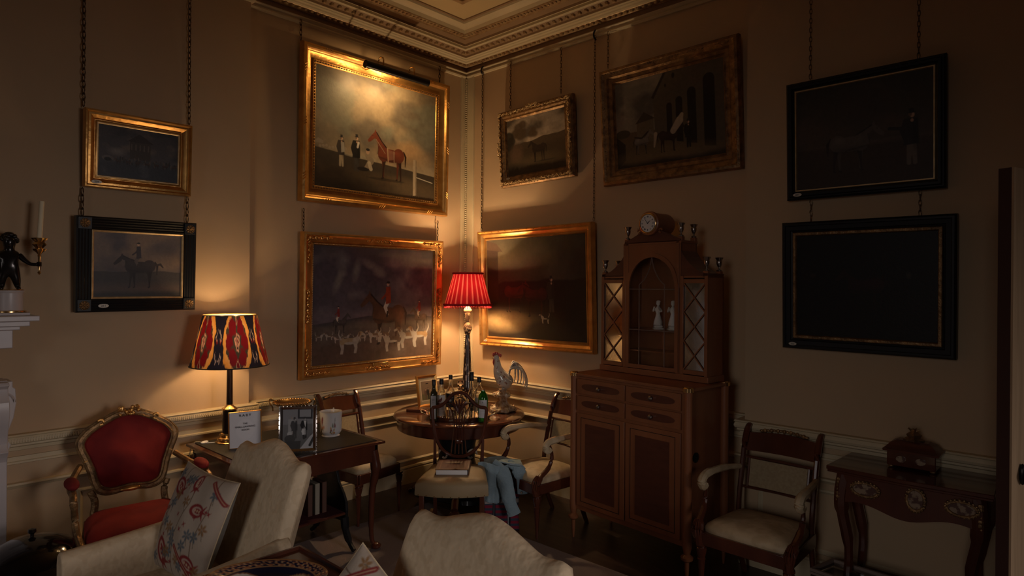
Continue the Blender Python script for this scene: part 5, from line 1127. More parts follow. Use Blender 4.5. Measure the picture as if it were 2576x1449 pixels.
b = MB(); b.tube([(math.cos(q)*.201*(1+.01*math.cos(24*q)), math.sin(q)*.201*(1+.01*math.cos(24*q)), zb) for q in np.linspace(0, 6.283, 97)[:-1]], .010, 6, closed=True); b.build('fringe_band', M['fringe'], S)
b = MB()
for k in range(90): q = k*6.2832/90; b.tube([(math.cos(q)*.205, math.sin(q)*.205, zb), (math.cos(q)*.206, math.sin(q)*.206, zb-.020), (math.cos(q)*.206, math.sin(q)*.206, zb-.028)], [.0035, .0025, .004], 5)
b.build('fringe', M['fringe'], S)['kind'] = 'stuff'
b = MB(); b.tube([(math.cos(q)*.125*(1+.02*math.cos(24*q)), math.sin(q)*.125*(1+.02*math.cos(24*q)), zt2+.004) for q in np.linspace(0, 6.283, 97)[:-1]], .009, 6, closed=True); b.build('ruched_trim', M['fringe'], S)
bulb('red_lamp_light', (lr.x, lr.y, TZ+lz(727)), 115)

# ---- on the round table
def Tp(px, py): return Z(px, py, TZ)
# framed photograph
def easel(name, label, cat, loc, rz, w, h, fw, mframe, pic, mount=None, lean=.16, group=None):
    t = thing(name, label, cat, loc, rz); R_ = Matrix.Rotation(-lean, 3, 'X')
    fr = frame_mesh(w, h, [(0, -.012), (0, .002), (fw*.35, .005), (fw*.7, .001), (fw, -.003)]); fr.v = [R_@V((p.x, -p.z, p.y+h/2)) for p in fr.v]; fr.build('frame', mframe, t, angle=30)
    holder = bpy.data.objects.new('print_area', None)
    c = pic; ny, nx = c.c.shape[:2]; iw, ih = w-2*fw, h-2*fw; b = MB(); b.grid(lambda u, v: R_@V(((u-.5)*iw, .004, (.5-v)*ih+h/2)), nx, ny); o = b.build('photograph', M['print'], t, smooth=False, fix=False); setcol(o, c.c.reshape(-1, 3)); o.data.flip_normals(); bpy.data.objects.remove(holder)
    b = MB(); b.add([R_@V(p) for p in ((-w/2+.004, .012, .004), (w/2-.004, .012, .004), (w/2-.004, .012, h-.004), (-w/2+.004, .012, h-.004))], [(0, 3, 2, 1)])
    b.prism([(-.025, .014), (.025, .014), (.012, h*.75), (-.012, h*.75)], .0, .003, 'xz', M=rotm(.28), t=(0, h*.33, 0)); b.build('easel_back', M['ebony'], t, smooth=False); return t
c = Cv(100, 120, .78, (.30, .26, .18), (.30, .26, .18)); c.poly([(.07, .10), (.71, .10), (.71, .88), (.07, .88)], (.55, .48, .38)); c.poly([(.10, .13), (.68, .13), (.68, .85), (.10, .85)], (.17, .12, .085)); c.poly([(.10, .62), (.68, .60), (.68, .85), (.10, .85)], (.10, .10, .055))
for x, h, q in ((.30, .42, (.10, .06, .05)), (.42, .45, (.02, .02, .02)), (.54, .40, (.22, .14, .10)), (.62, .38, (.3, .24, .2))): man(c, x, .82, h, q, q, (.12, .09, .07))
pa, pb = Tp(1046, 1024), Tp(1108, 1012); rz = math.atan2((pb-pa).y, (pb-pa).x)-.1
ph = easel('photo_frame', 'gilt framed photograph of people standing at the left of the round table', 'photo frame', Tp(1080, 1022), rz+.05, .22, .26, .022, M['gold'], c)
# brown box
bx = Tp(1053, 1034); tag(MB().b2((-.085, -.055, 0), (.085, .055, .022)).build('wooden_box', M['mahogtop'], loc=(bx.x, bx.y, TZ), rz=YAW-.15, bevel=.003), 'flat brown leather case lying before the photo on the round table', 'case')
# oval silver tray
tr = G(1157, 4.83); t = thing('silver_tray', 'oval silver gallery tray with two handles holding the drinks', 'tray', (tr.x, tr.y, TZ), YAW)
TX, TY = .245, .175
MB().lathe([(.0001, .004), (.86, .004), (.9, .006), (.97, .016), (1.0, .032), (1.02, .034), (1.0, .026), (.97, .010), (.92, .0), (.0001, 0)], 64, sx=TX, sy=TY).build('plate', M['silver'], t, angle=50)
b = MB()
for k in range(70): q = k*6.2832/70; b.ell((math.cos(q)*TX*1.01, math.sin(q)*TY*1.01, .034), .0045, 5, 3)
b.build('beaded_rim', M['silver'], t)
for s in (-1, 1): MB().tube(bez([(s*TX*.98, -.05, .03), (s*(TX+.035), -.04, .05), (s*(TX+.045), 0, .056), (s*(TX+.035), .04, .05), (s*TX*.98, .05, .03)], 5), .005, 6).build('handle', M['silver'], t)
TZ2 = TZ+.0048
def bottle(px, depth, label, prof, cap, h, gm='glass', lab=None, n=20, capm=None, fill=None, scale=1, square=False, capd=(0,)):
    p = G(px, depth, TZ2); t = thing('bottle', label, 'bottle', p, YAW, 'bottles on the silver tray')
    wob = (lambda a, z: 1/max(abs(math.cos(a)), abs(math.sin(a)))**.85*.86 if z < h*.62 else 1) if square else None
    MB().lathe(prof, 24 if not square else 32, wob=wob).build('glass_body', M[gm], t, angle=60)
    r, z0, z1 = cap; MB().lathe([(r, z0), (r, z1-.003), (r-.002, z1), (.0001, z1)], 16).build('cap', capm or M['ebony'], t)
    if fill: 
        fr_, fz = fill; MB().lathe([(.0001, .008), (fr_, .008), (fr_, fz), (.0001, fz)], 18).build('liquid', M['liquor'], t)
    if lab:
        r, z0, z1, pic, wdt = lab; ny, nx = pic.c.shape[:2]
        b = MB(); b.grid(lambda u, v: (math.sin((u-.5)*wdt)*r, -math.cos((u-.5)*wdt)*r if not square else -r*.98, lerp(z1, z0, v)) if not square else ((u-.5)*wdt*r, -r*.9, lerp(z1, z0, v)), nx, ny); o = b.build('bottle_label', M['print'], t, fix=False); setcol(o, pic.c.reshape(-1, 3)); o.data.flip_normals()
    return t
def std(r, hs, hn, rn=.013): return [(.0001, .003), (r*.8, 0), (r, .006), (r, hs), (r*.85, hs+.022), (r*.45, hs+.045), (rn, hs+.06), (rn, hn), (rn-.003, hn), (rn-.003, hs+.06), (r*.4, hs+.042), (r*.8, hs+.018), (r-.003, hs), (r-.003, .01), (.0001, .009)]
k1 = Cv(24, 80, .3, (.42, .42, .43), (.38, .37, .36))
for y in (.72, .80, .9): k1.ell(.15, y, .06, .03, (.05, .04, .05))
for y in (.15, .2, .3, .36): k1.line([(.07, y), (.22, y)], .006, (.18, .18, .2))
bottle(1093, 4.70, 'square dark bottle with a tall narrow white label, leftmost on the tray', std(.031, .185, .290, .012), (.0145, .262, .305), .30, 'olive', (.033, .02, .190, k1, 1.1), square=True)
k2 = Cv(50, 80, .7, (.50, .46, .42), (.42, .36, .32)); k2.poly([(0, 0), (.7, 0), (.7, .40), (0, .36)], (.62, .58, .52)); k2.poly([(.10, .32), (.22, .22), (.40, .12), (.42, .08), (.45, .10), (.45, .22), (.36, .32)], (.17, .05, .04)); k2.poly([(0, .36), (.7, .34), (.7, .46), (0, .48)], (.26, .12, .10))
for y in (.54, .60, .7, .76, .84): k2.line([(.12, y), (.58, y)], .014 if y < .58 else .007, (.15, .10, .09))
bottle(1112, 4.76, 'clear whisky bottle with a brown bird on its pale label, second from left', std(.038, .185, .285), (.0155, .262, .303), .30, 'glass', (.0385, .03, .185, k2, 1.9), fill=(.033, .07))
k3 = Cv(40, 60, .7, (.018, .018, .018), (.025, .022, .02)); k3.ell(.35, .5, .1, .08, (.35, .3, .22)); k3.line([(.1, .75), (.6, .75)], .02, (.3, .26, .2)); k3.line([(.1, .3), (.6, .3)], .01, (.2, .2, .2))
bottle(1135, 4.84, 'clear long-necked bottle with a black label, third from left', std(.034, .190, .305, .0125), (.0150, .288, .322), .32, 'glass', (.0345, .08, .185, k3, 2.2), fill=(.029, .06))
bottle(1188, 4.88, 'tall slim bottle with a dark sleeve around its neck, right of the decanter', std(.031, .165, .330, .013), (.0165, .272, .340), .34, 'glass', (.0315, .05, .13, k3, 1.4))
k5 = Cv(40, 50, .8, (.34, .32, .28), (.30, .27, .24)); k5.line([(.1, .4), (.7, .4)], .03, (.1, .07, .06))
bottle(1207, 4.92, 'clear bottle with a dark screw cap behind the green bottle', std(.034, .180, .278), (.0155, .255, .297), .30, 'glass', (.0345, .04, .14, k5, 2))
k6 = Cv(50, 70, .75, (.66, .67, .68), (.60, .61, .62)); k6.ell(.37, .12, .04, .045, (.25, .25, .28))
for y in (.36, .42): k6.line([(.14, y), (.60, y)], .012, (.22, .24, .22))
for y in (.55, .64, .73, .82): k6.line([(.18, y), (.56, y)], .006, (.3, .32, .3))
bottle(1217, 4.68, 'green gin bottle with a large white label, rightmost on the tray', std(.037, .175, .235, .013), (.0145, .212, .240), .25, 'glassgreen', (.0375, .035, .165, k6, 1.8), capm=M['silver'])
def decanter(px, depth, label, k=1.0):
    t = thing('decanter', label, 'decanter', G(px, depth, TZ2), .3); z = k
    MB().lathe([(.0001, .004), (.040*z, 0), (.046*z, .01), (.048*z, .05*z), (.044*z, .09*z), (.024*z, .115*z), (.014*z, .13*z), (.014*z, .155*z), (.022*z, .165*z), (.018*z, .165*z), (.010*z, .155*z), (.010*z, .13*z), (.020*z, .112*z), (.040*z, .088*z), (.042*z, .05*z), (.040*z, .014), (.0001, .012)], 24, wob=lambda a, zz: 1+.03*math.cos(12*a)*(1 if zz < .1*z else 0)).build('cut_glass_body', M['glass'], t, angle=60)
    MB().lathe([(.009*z, .15*z), (.010*z, .168*z), (.008*z, .172*z), (.020*z, .185*z), (.022*z, .198*z), (.014*z, .212*z), (.0001, .216*z)], 12, wob=lambda a, zz: 1+.06*math.cos(6*a)).build('stopper', M['glass'], t)
decanter(1158, 4.78, 'cut glass decanter with a ball stopper in the middle of the tray'); decanter(1160, 4.96, 'taller cut glass decanter standing behind the stoppered one', 1.22)
def tumbler(px, depth, label, h=.085, r=.034):
    t = thing('drinking_glass', label, 'glass', G(px, depth, TZ2), 0, 'glasses on the silver tray')
    MB().lathe([(.0001, .003), (r*.8, 0), (r*.86, .005), (r, h), (r-.002, h), (r*.78, .012), (.0001, .012)], 24).build('tumbler', M['glass'], t, angle=60)
tumbler(1140, 4.68, 'low glass tumbler at the front of the tray below the long-necked bottle'); tumbler(1170, 4.66, 'low glass tumbler in the middle of the tray front'); tumbler(1192, 4.72, 'glass tumbler left of the green bottle', .10, .03)
# porcelain rooster
rp = Tp(1266, 1018); rp = G(1266, 5.10); t = thing('rooster_ornament', 'white painted porcelain rooster on a scrolled base beside the red lamp', 'ornament', (rp.x, rp.y, TZ), YAW)
k = 5.10/FPX
por = mat('painted_porcelain', (.62, .55, .46), .15, col2=(.30, .13, .08), scale=48, sharp=.03, mid=.66, coat=.6, detail=2); giltp = mat('gilt_porcelain', (.62, .50, .36), .2, col2=(.34, .20, .10), scale=40, sharp=.1, coat=.5, bump=.3, bscale=60)
b = MB(); b.lathe([(.085, 0), (.10, .01), (.095, .03), (.07, .045), (.055, .06), (.035, .09), (.042, .12), (.062, .135), (.055, .15), (.03, .165), (.032, .18)], 30, wob=lambda a, z: 1+.14*math.cos(5*a+z*30)+.05*math.cos(11*a)); rr = random.Random(7)
for q in range(16): a = rr.uniform(0, 6.28); z = rr.choice((.02, .03, .13, .14)); r = .095 if z < .05 else .065; b.ell((math.cos(a)*r, math.sin(a)*r, z), (.024, .010, .013), 8, 5, Matrix.Rotation(a+1.0, 3, 'Z')@Matrix.Rotation(rr.uniform(-.6, .6), 3, 'Y'))
b.build('scrolled_base', giltp, t)
b = MB(); b.tube(bez([(.035, 0, .185), (.028, 0, .215), (.0, 0, .265), (-.028, 0, .31), (-.042, 0, .355), (-.046, 0, .40), (-.052, 0, .425)], 5), [.020, .026, .032, .038, .046, .052, .056, .06, .062, .062, .060, .058, .056, .053, .050, .048, .045, .043, .041, .038, .035, .033, .031, .029, .027, .025, .024, .022, .021, .021, .019], 14)
b.ell((.03, 0, .26), (.062, .050, .045), 14, 9, Matrix.Rotation(.5, 3, 'Y')); b.ell((-.052, 0, .43), (.024, .022, .026), 12, 8); b.tube([(.005, .0, .16), (.012, .0, .22)], .016, 8); b.build('body', por, t)
for s in (-1, 1): MB().tube(bez([(-.035, s*.045, .31), (.01, s*.056, .285), (.05, s*.046, .255), (.075, s*.035, .245)], 4), [.014]*4+[.024]*4+[.016]*4+[.006], 8, .5).build('wing', por, t)
for q, (hh, ww, dd) in enumerate(((.385, .05, .0), (.37, .10, .012), (.345, .135, -.012), (.355, .12, .022), (.33, .145, -.022), (.375, .075, -.012))):
    MB().tube(bez([(.045, dd*.3, .26), (.060, dd*.8, .34), (.065+ww*.4, dd*1.5, hh+.02), (.055+ww*.85, dd*2, hh-.02), (.05+ww, dd*2.4, hh-.10), (.045+ww*.95, dd*2.4, hh-.15)], 4), [.012]*4+[.015]*4+[.015]*4+[.013]*4+[.009]*4+[.004], 7, .6).build('tail_feather', por, t)
b = MB(); cr = mat('red_glaze', (.42, .05, .035), .2, coat=.5)
for q in range(5): b.ell((-.075+q*.014, 0, .455+.008*math.sin(q*1.2)), (.010, .006, .016), 8, 5)
for s in (-1, 1): b.tube([(-.070, s*.008, .418), (-.072, s*.010, .395), (-.070, s*.010, .372)], [.007, .010, .006], 7)
b.build('comb_and_wattles', cr, t); MB().tube([(-.070, 0, .428), (-.086, 0, .420)], [.008, .002], 7).build('beak', giltp, t)

# ---- on the desk
DZ = .705
sa, sb = Z(578, 1132, DZ), Z(657, 1122, DZ); rz = math.atan2((sb-sa).y, (sb-sa).x); w = (sb-sa).length+.01
zt_ = 1.7-(1043-724.5)*3.88/FPX; h = zt_-DZ
c = Cv(90, 120, w/h, (.40, .38, .40), (.42, .40, .42)); c.ell(w/h/2, .5, .25, .30, (.47, .45, .46), .6, w=.05)
for q in range(-6, 12): c.line([(q*.12, 0), (q*.12+.35, .5), (q*.12, 1)], .002, (.46, .44, .46), .6)
t = easel('sign_holder', 'white room sign in a thin gilt frame standing before the ikat lamp', 'sign', (sa+sb)/2, rz, w, h, .006, M['gold'], c, lean=.10)
R_ = -.10
for s_, z_, body in ((.021, .86, 'R A B Y'), (.0145, .645, 'THE'), (.0145, .56, 'SMALL DRAWING'), (.0145, .475, 'ROOM')):
    o = text(body, s_, M['ink'], t, (0, -(.0)+math.sin(.10)*(z_*h)*1.0-.003, math.cos(.10)*z_*h), 'sign_lettering', rot=(math.pi/2-.10, 0, 0))
for x in (-.002,): MB().b2((-.05, -.02, 0), (.05, .03, .003)).build('foot', M['brass'], t)
# silver photo frame
fa, fb = Z(700, 1142, DZ), Z(797, 1136, DZ); rz = math.atan2((fb-fa).y, (fb-fa).x); w = (fb-fa).length; h = (1141-1024)*3.79/FPX
c = Cv(110, 130, w/h*.86, (.16, .16, .165), (.10, .10, .10)); A = w/h*.86
c.poly([(0, 0), (A, 0), (A, .38), (0, .38)], (.20, .20, .21)); c.poly([(.33, 0), (.66, 0), (.66, .26), (.33, .24)], (.035, .035, .04)); c.poly([(.37, .02), (.62, .02), (.62, .21), (.37, .20)], (.24, .24, .25)); c.poly([(.12, .25), (.30, .25), (.30, .62), (.12, .62)], (.27, .27, .27)); c.poly([(.66, .1), (A, .1), (A, .6), (.66, .6)], (.33, .33, .33))
man(c, .26, .72, .52, (.05, .05, .055), (.05, .05, .05), (.05, .04, .04), (.3, .3, .3)); man(c, .48, .72, .52, (.015, .015, .018), (.02, .02, .02), (.04, .04, .04), (.35, .35, .35)); c.poly([(.46, .30), (.52, .30), (.50, .48)], (.5, .5, .5)); man(c, .47, .76, .32, (.45, .45, .45), (.03, .03, .03), (.06, .05, .05), (.35, .35, .35))
c.ell(.15, .62, .05, .06, (.35, .35, .35)); c.ell(.16, .74, .12, .10, (.05, .05, .05)); c.ell(.70, .58, .04, .05, (.12, .12, .12)); c.poly([(.62, .64), (.78, .62), (.82, .85), (.60, .88)], (.03, .03, .03)); c.poly([(.38, 1), (.60, .70), (A, .62), (A, 1)], (.36, .36, .37)); c.line([(.60, .92), (.72, .66)], .03, (.04, .04, .04)); c.poly([(0, .8), (.4, .8), (.38, 1), (0, 1)], (.045, .045, .045))
t = easel('photo_frame', 'silver framed black and white family photograph on the desk', 'photo frame', (fa+fb)/2, rz, w, h, .022, M['silver'], c, lean=.14)
b = MB()
for k_ in range(40):
    f = k_/40*4; e = int(f); g = f-e; P = [(-w/2, 0), (w/2, 0), (w/2, h), (-w/2, h)]; x, z = (lerp(P[e][i], P[(e+1) % 4][i], g) for i in (0, 1)); b.ell(tuple(Matrix.Rotation(-.14, 3, 'X')@V((x*.985, -.003, z*.985+.002))), .0045, 6, 4)
b.build('beaded_edge', M['silver'], t)
# gilt dish with handles on a pedestal
gp = G(737, 4.22); t = thing('comport', 'silver-gilt beaded dish with two handles, raised behind the silver photo frame', 'dish', (gp.x, gp.y, DZ), YAW)
top = 1.7-(1020-724.5)*4.22/FPX-DZ
MB().lathe([(.0001, 0), (.065, 0), (.068, .008), (.05, .02), (.022, .04), (.016, .08), (.022, .12), (.018, top*.7), (.035, top-.022), (.0001, top-.02)], 28).build('pedestal', M['pewter'], t)
MB().lathe([(.0001, top-.016), (.07, top-.014), (.105, top-.004), (.118, top+.008), (.122, top+.010), (.120, top+.002), (.10, top-.014), (.06, top-.024), (.0001, top-.024)], 48).build('bowl', M['brass'], t)
b = MB()
for k_ in range(44): q = k_*6.2832/44; b.ell((math.cos(q)*.121, math.sin(q)*.121, top+.006), .0068, 6, 4)
b.build('beaded_rim', M['brass'], t)
for s in (-1, 1): MB().tube(bez([(s*.118, 0, top+.004), (s*.135, 0, top+.022), (s*.152, 0, top+.018), (s*.150, 0, top-.005), (s*.132, 0, top-.03), (s*.128, 0, top-.055)], 4), .005, 6).build('handle', M['brass'], t)
# cachepot
cp = Z(832, 1096, DZ); t = thing('cachepot', 'white porcelain pot painted with flower sprays on the black desk top', 'pot', cp, 0)
kk = (cp-V(CAM)).dot(V(_F))/FPX; H_ = 62*kk; R1 = 27*kk
nu, nv = 150, 70; P = [(R1*.80, 0), (R1*.84, .004), (R1*.78, .009), (R1*.72, .013), (R1*.88, .022), (R1*.97, .034), (R1, .05), (R1, H_*.5), (R1, H_*.8), (R1*1.02, H_*.97), (R1*1.03, H_), (R1*.98, H_)]
def pr(f): f = (1-f)*(len(P)-1); i = min(int(f), len(P)-2); return lerp(P[i][0], P[i+1][0], f-i), lerp(P[i][1], P[i+1][1], f-i)
b = MB(); b.grid(lambda u, v: (math.cos(u*6.2832)*pr(v)[0], math.sin(u*6.2832)*pr(v)[0], pr(v)[1]), nu, nv, cu=True); o = b.build('glazed_body', M['glaze'], t, fix=False)
c = Cv(nu, nv, 3.0, (.66, .65, .65), (.62, .61, .61)); rr = random.Random(6)
for ax_, ay in ((2.30, .50), (2.86, .48), (.5, .5), (1.4, .5)):
    for q in range(16): x, y = ax_+rr.gauss(0, .07), ay+rr.gauss(0, .11); c.ell(x, y, .028, .035, rr.choice([(.45, .16, .06), (.10, .12, .05), (.5, .3, .08), (.25, .05, .06)]), .9)
    c.line([(ax_-.08, ay+.15), (ax_, ay), (ax_+.09, ay-.2)], .008, (.10, .08, .04))
setcol(o, c.c.reshape(-1, 3)); CAMA = camang()
MB().lathe([(R1*.98, H_), (R1*.95, H_-.004), (R1*.93, H_*.5), (R1*.8, .03), (.0001, .028)], 40, cap=False).build('inside', M['porcelain'], t)
for s in (0,): MB().lathe([(.0001, 0), (.004, .0), (.006, .006), (.0001, .010)], 8, (-R1*.72, R1*.72, H_)).build('knop', M['porcelain'], t)

# jacket over the striped bag
bg_ = G(1266, 4.50); t = thing('striped_tote_bag', 'red and navy striped bag standing on the floor beside the shield-backed chair', 'bag', bg_, YAW)
c = Cv(90, 80, 1.1, (.035, .045, .07), (.035, .045, .07))
for q in range(8): y = .06+q*.125; c.poly([(0, y), (1.1, y-.02), (1.1, y+.045), (0, y+.065)], (.20, .012, .03))
c.poly([(0, .30), (1.1, .27), (1.1, .36), (0, .40)], (.42, .38, .37))
for x in (.30, .78): c.poly([(x-.05, 0), (x+.05, 0), (x+.05, 1), (x-.05, 1)], (.012, .012, .02)); c.poly([(x-.03, 0), (x-.005, 0), (x-.005, 1), (x-.03, 1)], (.35, .33, .34))
for k_, (q0, q1) in enumerate((((-.125, -.055), (.125, -.055)), ((.125, -.055), (.125, .07)), ((.125, .07), (-.125, .07)), ((-.125, .07), (-.125, -.055)))):
    b = MB(); b.grid(lambda u, v: (lerp(q0[0], q1[0], u)*(1-.06*math.sin(v*3.1)), lerp(q0[1], q1[1], u)*(1+.10*math.sin(v*3.1)), .30*(1-v)+.002), 90, 80); o = b.build('bag_side', M['cloth'], t, fix=False); setcol(o, c.c.reshape(-1, 3))
MB().b2((-.122, -.052, .003), (.122, .068, .01)).build('bag_base', M['cloth'], t)
for y in (-.058, .073): MB().tube(bez([(-.06, y, .05), (-.055, y, .30), (-.04, y, .40), (.04, y, .40), (.055, y, .30), (.06, y, .05)], 5), .006, 6, .5).build('strap', M['ebony'], t)
t = thing('denim_jacket', 'pale blue denim jacket draped over the striped bag beside the chair', 'jacket', (bg_.x, bg_.y, .31), YAW)
def drape(name, top_, bot, wt, wb, y0, y1, fold, seed, parent, nx=26, nz=26, curl=.03):
    r = random.Random(seed); ph = [r.uniform(0, 6) for _ in range(4)]
    def fn(u, v):
        x = lerp(top_[0], bot[0], v)+(u-.5)*lerp(wt, wb, v); z = lerp(top_[1], bot[1], v); y = lerp(y0, y1, v)-curl*math.cos((u-.5)*3.1)+fold*(math.sin(u*9+ph[0]+v*2)+.6*math.sin(u*17+ph[1]-v*3)+.5*math.sin(v*8+u*5+ph[2])); return (x, y, z+.012*math.sin(u*5+ph[3]))
    b = MB(); b.grid(fn, nx, nz); o = b.build(name, M['denim'], parent, angle=80); md = o.modifiers.new('cloth_thickness', 'SOLIDIFY'); md.thickness = .006; o.modifiers.new('sub', 'SUBSURF').render_levels = 1; return o
drape('body', (-.06, .16), (-.085, -.10), .22, .13, -.07, -.085, .010, 2, t); drape('yoke', (-.02, .165), (.03, .155), .30, .24, .05, -.085, .008, 5, t, curl=.0)
drape('back_panel', (-.04, .16), (-.02, -.05), .2, .18, .06, .105, .010, 8, t)
b = MB(); b.tube(bez([(-.06, -.06, .15), (.0, -.10, .11), (.035, -.115, .0), (.055, -.12, -.09), (.085, -.115, -.165)], 5), [.04]*5+[.054]*5+[.050]*5+[.043]*6, 14, .5, up=(0, 1, 0)); b.build('sleeve', M['denim'], t)
b = MB(); b.tube([(.077, -.115, -.150), (.090, -.115, -.182)], .046, 14, .5, up=(0, 1, 0)); b.build('cuff', M['denim'], t)
b = MB(); b.tube(bez([(.04, -.05, .155), (.10, -.07, .13), (.135, -.075, .06), (.145, -.07, -.05)], 5), [.03]*5+[.045]*5+[.036]*6, 14, .5, up=(0, 1, 0)); b.build('sleeve', M['denim'], t)
b = MB(); b.tube(bez([(-.02, -.06, .17), (.06, -.095, .165), (.13, -.08, .15), (.155, -.06, .12)], 5), [.012]*5+[.022]*5+[.014]*6, 8, .6); b.build('collar', M['denim'], t)
MB().lathe([(.0001, 0), (.008, 0), (.007, .003), (.0001, .004)], 12, (.135, -.098, -.035), rotm(math.pi/2)).build('button', M['silver'], t)

# ------------------------------------------------------------------ fireplace and candle holder
t = thing('chimneypiece', 'white marble chimneypiece with a scrolled bracket at the left edge', 'fireplace', (BR, -3.55, 0), 0)
fx = BR
def fpbox(name, x1, y0, y1, z0, z1, par=None, bev=.004): return MB().b2((0, y0, z0), (x1, y1, z1)).build(name, M['marble'], par or t, bevel=bev)
def yat(px, x): return X(px, 800, x).y+3.55
ytop = yat(101, BR+.27); zsf = X(101, 794, BR+.27).z
fpbox('mantel_shelf', .27, -2.2, ytop, zsf-.028, zsf)
fpbox('shelf_moulding', .235, -2.2, ytop-.035, zsf-.055, zsf-.028); fpbox('shelf_moulding', .20, -2.2, ytop-.07, zsf-.075, zsf-.055)
fpbox('frieze', .165, -2.2, ytop-.095, zsf-.17, zsf-.075)
fpbox('frieze_block', .155, -2.2, ytop-.16, zsf-.34, zsf-.17)
fpbox('jamb', .13, -2.2, yat(20, BR+.13), 0, zsf-.34); y1 = yat(20, BR+.14)
b = MB(); P = [(.06, 1.19), (.185, 1.19), (.20, 1.175), (.16, 1.155), (.17, 1.12), (.205, 1.09), (.215, 1.03), (.19, .965), (.165, .92), (.150, .87), (.16, .845), (.185, .83), (.155, .80), (.135, .76), (.135, .66), (.06, .66)]
b = MB(); b.prism([(x, z) for x, z in P], y1-.16, y1, 'xz'); br = b.build('scrolled_bracket', M['marble'], t, bevel=.004)
yb0 = yat(44, BR+.145)
b = MB(); pz = [(.0, 1.19), (.0, .58), (-.02, .0)]
prof = [(yat(33, BR+.14), 1.19), (yat(33, BR+.14), 1.16), (yat(40, BR+.14), 1.15), (yat(43, BR+.14), 1.08), (yat(36, BR+.14), 1.0), (yat(22, BR+.14), .93), (yat(22, BR+.14), .88), (yat(30, BR+.14), .86), (yat(20, BR+.14), .82), (yat(20, BR+.14), 0), (-2.0, 0), (-2.0, 1.19)]
b.prism(prof, 0, .142, 'yz'); b.build('scrolled_jamb', M['marble'], t, bevel=.004)
b = MB(); yc = yat(8, BR+.143)
b.tube([(.145, yc+.05*math.cos(q)*(1-q/9), 1.08+.06*math.sin(q)*(1-q/9)) for q in np.linspace(0, 7, 24)], .006, 5); b.build('carved_scroll', M['marble'], t)

ph_ = X(22, 794, BR+.12); cy = ph_.y; z0 = zsf
t = thing('candlestick_figure', 'black bronze cherub on a white drum holding up a gilt candle holder', 'statuette', (BR+.12, cy, z0), YAW*0+math.atan2(CAM[1]-cy, CAM[0]-BR-.12)+math.pi/2)
kk = (V((BR+.12, cy, 1.6))-V(CAM)).dot(V(_F))/FPX
MB().b2((-.10, -.06, 0), (.088, .06, .014)).build('plinth', M['marble'], t, bevel=.002)
MB().lathe([(.070, .014), (.074, .016), (.074, .022), (.066, .026)], 32).build('gilt_ring', M['brass'], t)
MB().lathe([(.062, .026), (.060, .032), (.060, .115), (.064, .120), (.066, .130), (.0001, .130)], 32).build('drum', M['marble'], t)
MB().lathe([(.0001, .130), (.062, .130), (.063, .134), (.0001, .135)], 32).build('drum_top', M['brass'], t)
me = bpy.data.meshes.new('figure')
J = [((0, 0, .235), .036), ((0, -.004, .275), .037), ((0, 0, .315), .036), ((0, 0, .338), .020), ((0, -.004, .365), .030), ((0, -.002, .392), .034), ((0, 0, .412), .022),
     ((-.024, 0, .22), .030), ((-.030, -.008, .185), .022), ((-.030, 0, .150), .014), ((-.030, -.018, .140), .011), ((-.032, -.035, .138), .008),
     ((.022, 0, .22), .030), ((.030, -.006, .185), .022), ((.036, .004, .150), .014), ((.040, -.012, .140), .011), ((.044, -.03, .138), .008),
     ((.040, 0, .318), .017), ((.062, -.008, .290), .014), ((.088, -.020, .268), .010), ((.110, -.026, .266), .009), ((.122, -.028, .268), .009),
     ((-.040, 0, .318), .017), ((-.064, -.008, .300), .014), ((-.090, -.018, .300), .010), ((-.112, -.022, .305), .009)]
E_ = [(0, 1), (1, 2), (2, 3), (3, 4), (4, 5), (5, 6), (0, 7), (7, 8), (8, 9), (9, 10), (10, 11), (0, 12), (12, 13), (13, 14), (14, 15), (15, 16), (2, 17), (17, 18), (18, 19), (19, 20), (20, 21), (2, 22), (22, 23), (23, 24), (24, 25)]
me.from_pydata([j[0] for j in J], E_, []); o = bpy.data.objects.new('figure', me); COL.objects.link(o); o.parent = t; me.materials.append(M['bronze'])
sk = o.modifiers.new('skin', 'SKIN'); sk.use_smooth_shade = True
for i, j in enumerate(J): me.skin_vertices[0].data[i].radius = (j[1], j[1]); me.skin_vertices[0].data[i].use_root = (i == 0)
o.modifiers.new('subdivision', 'SUBSURF').render_levels = 2
b = MB(); rr = random.Random(2)
for q in range(34):
    a, e = rr.uniform(0, 6.28), rr.uniform(-.1, 1.5); b.ell((math.cos(a)*math.cos(e)*.032, .006+math.sin(a)*math.cos(e)*.030, .390+math.sin(e)*.034), .012, 7, 5)
b.build('curly_hair', M['bronze'], t)
b = MB()
for s in (-1, 1): b.ell((s*.010, -.034, .372), (.004, .003, .003), 6, 4)
b.ell((0, -.037, .364), (.005, .006, .005), 6, 4); b.ell((0, -.033, .353), (.008, .004, .003), 6, 4); b.build('face_details', M['bronze'], t)
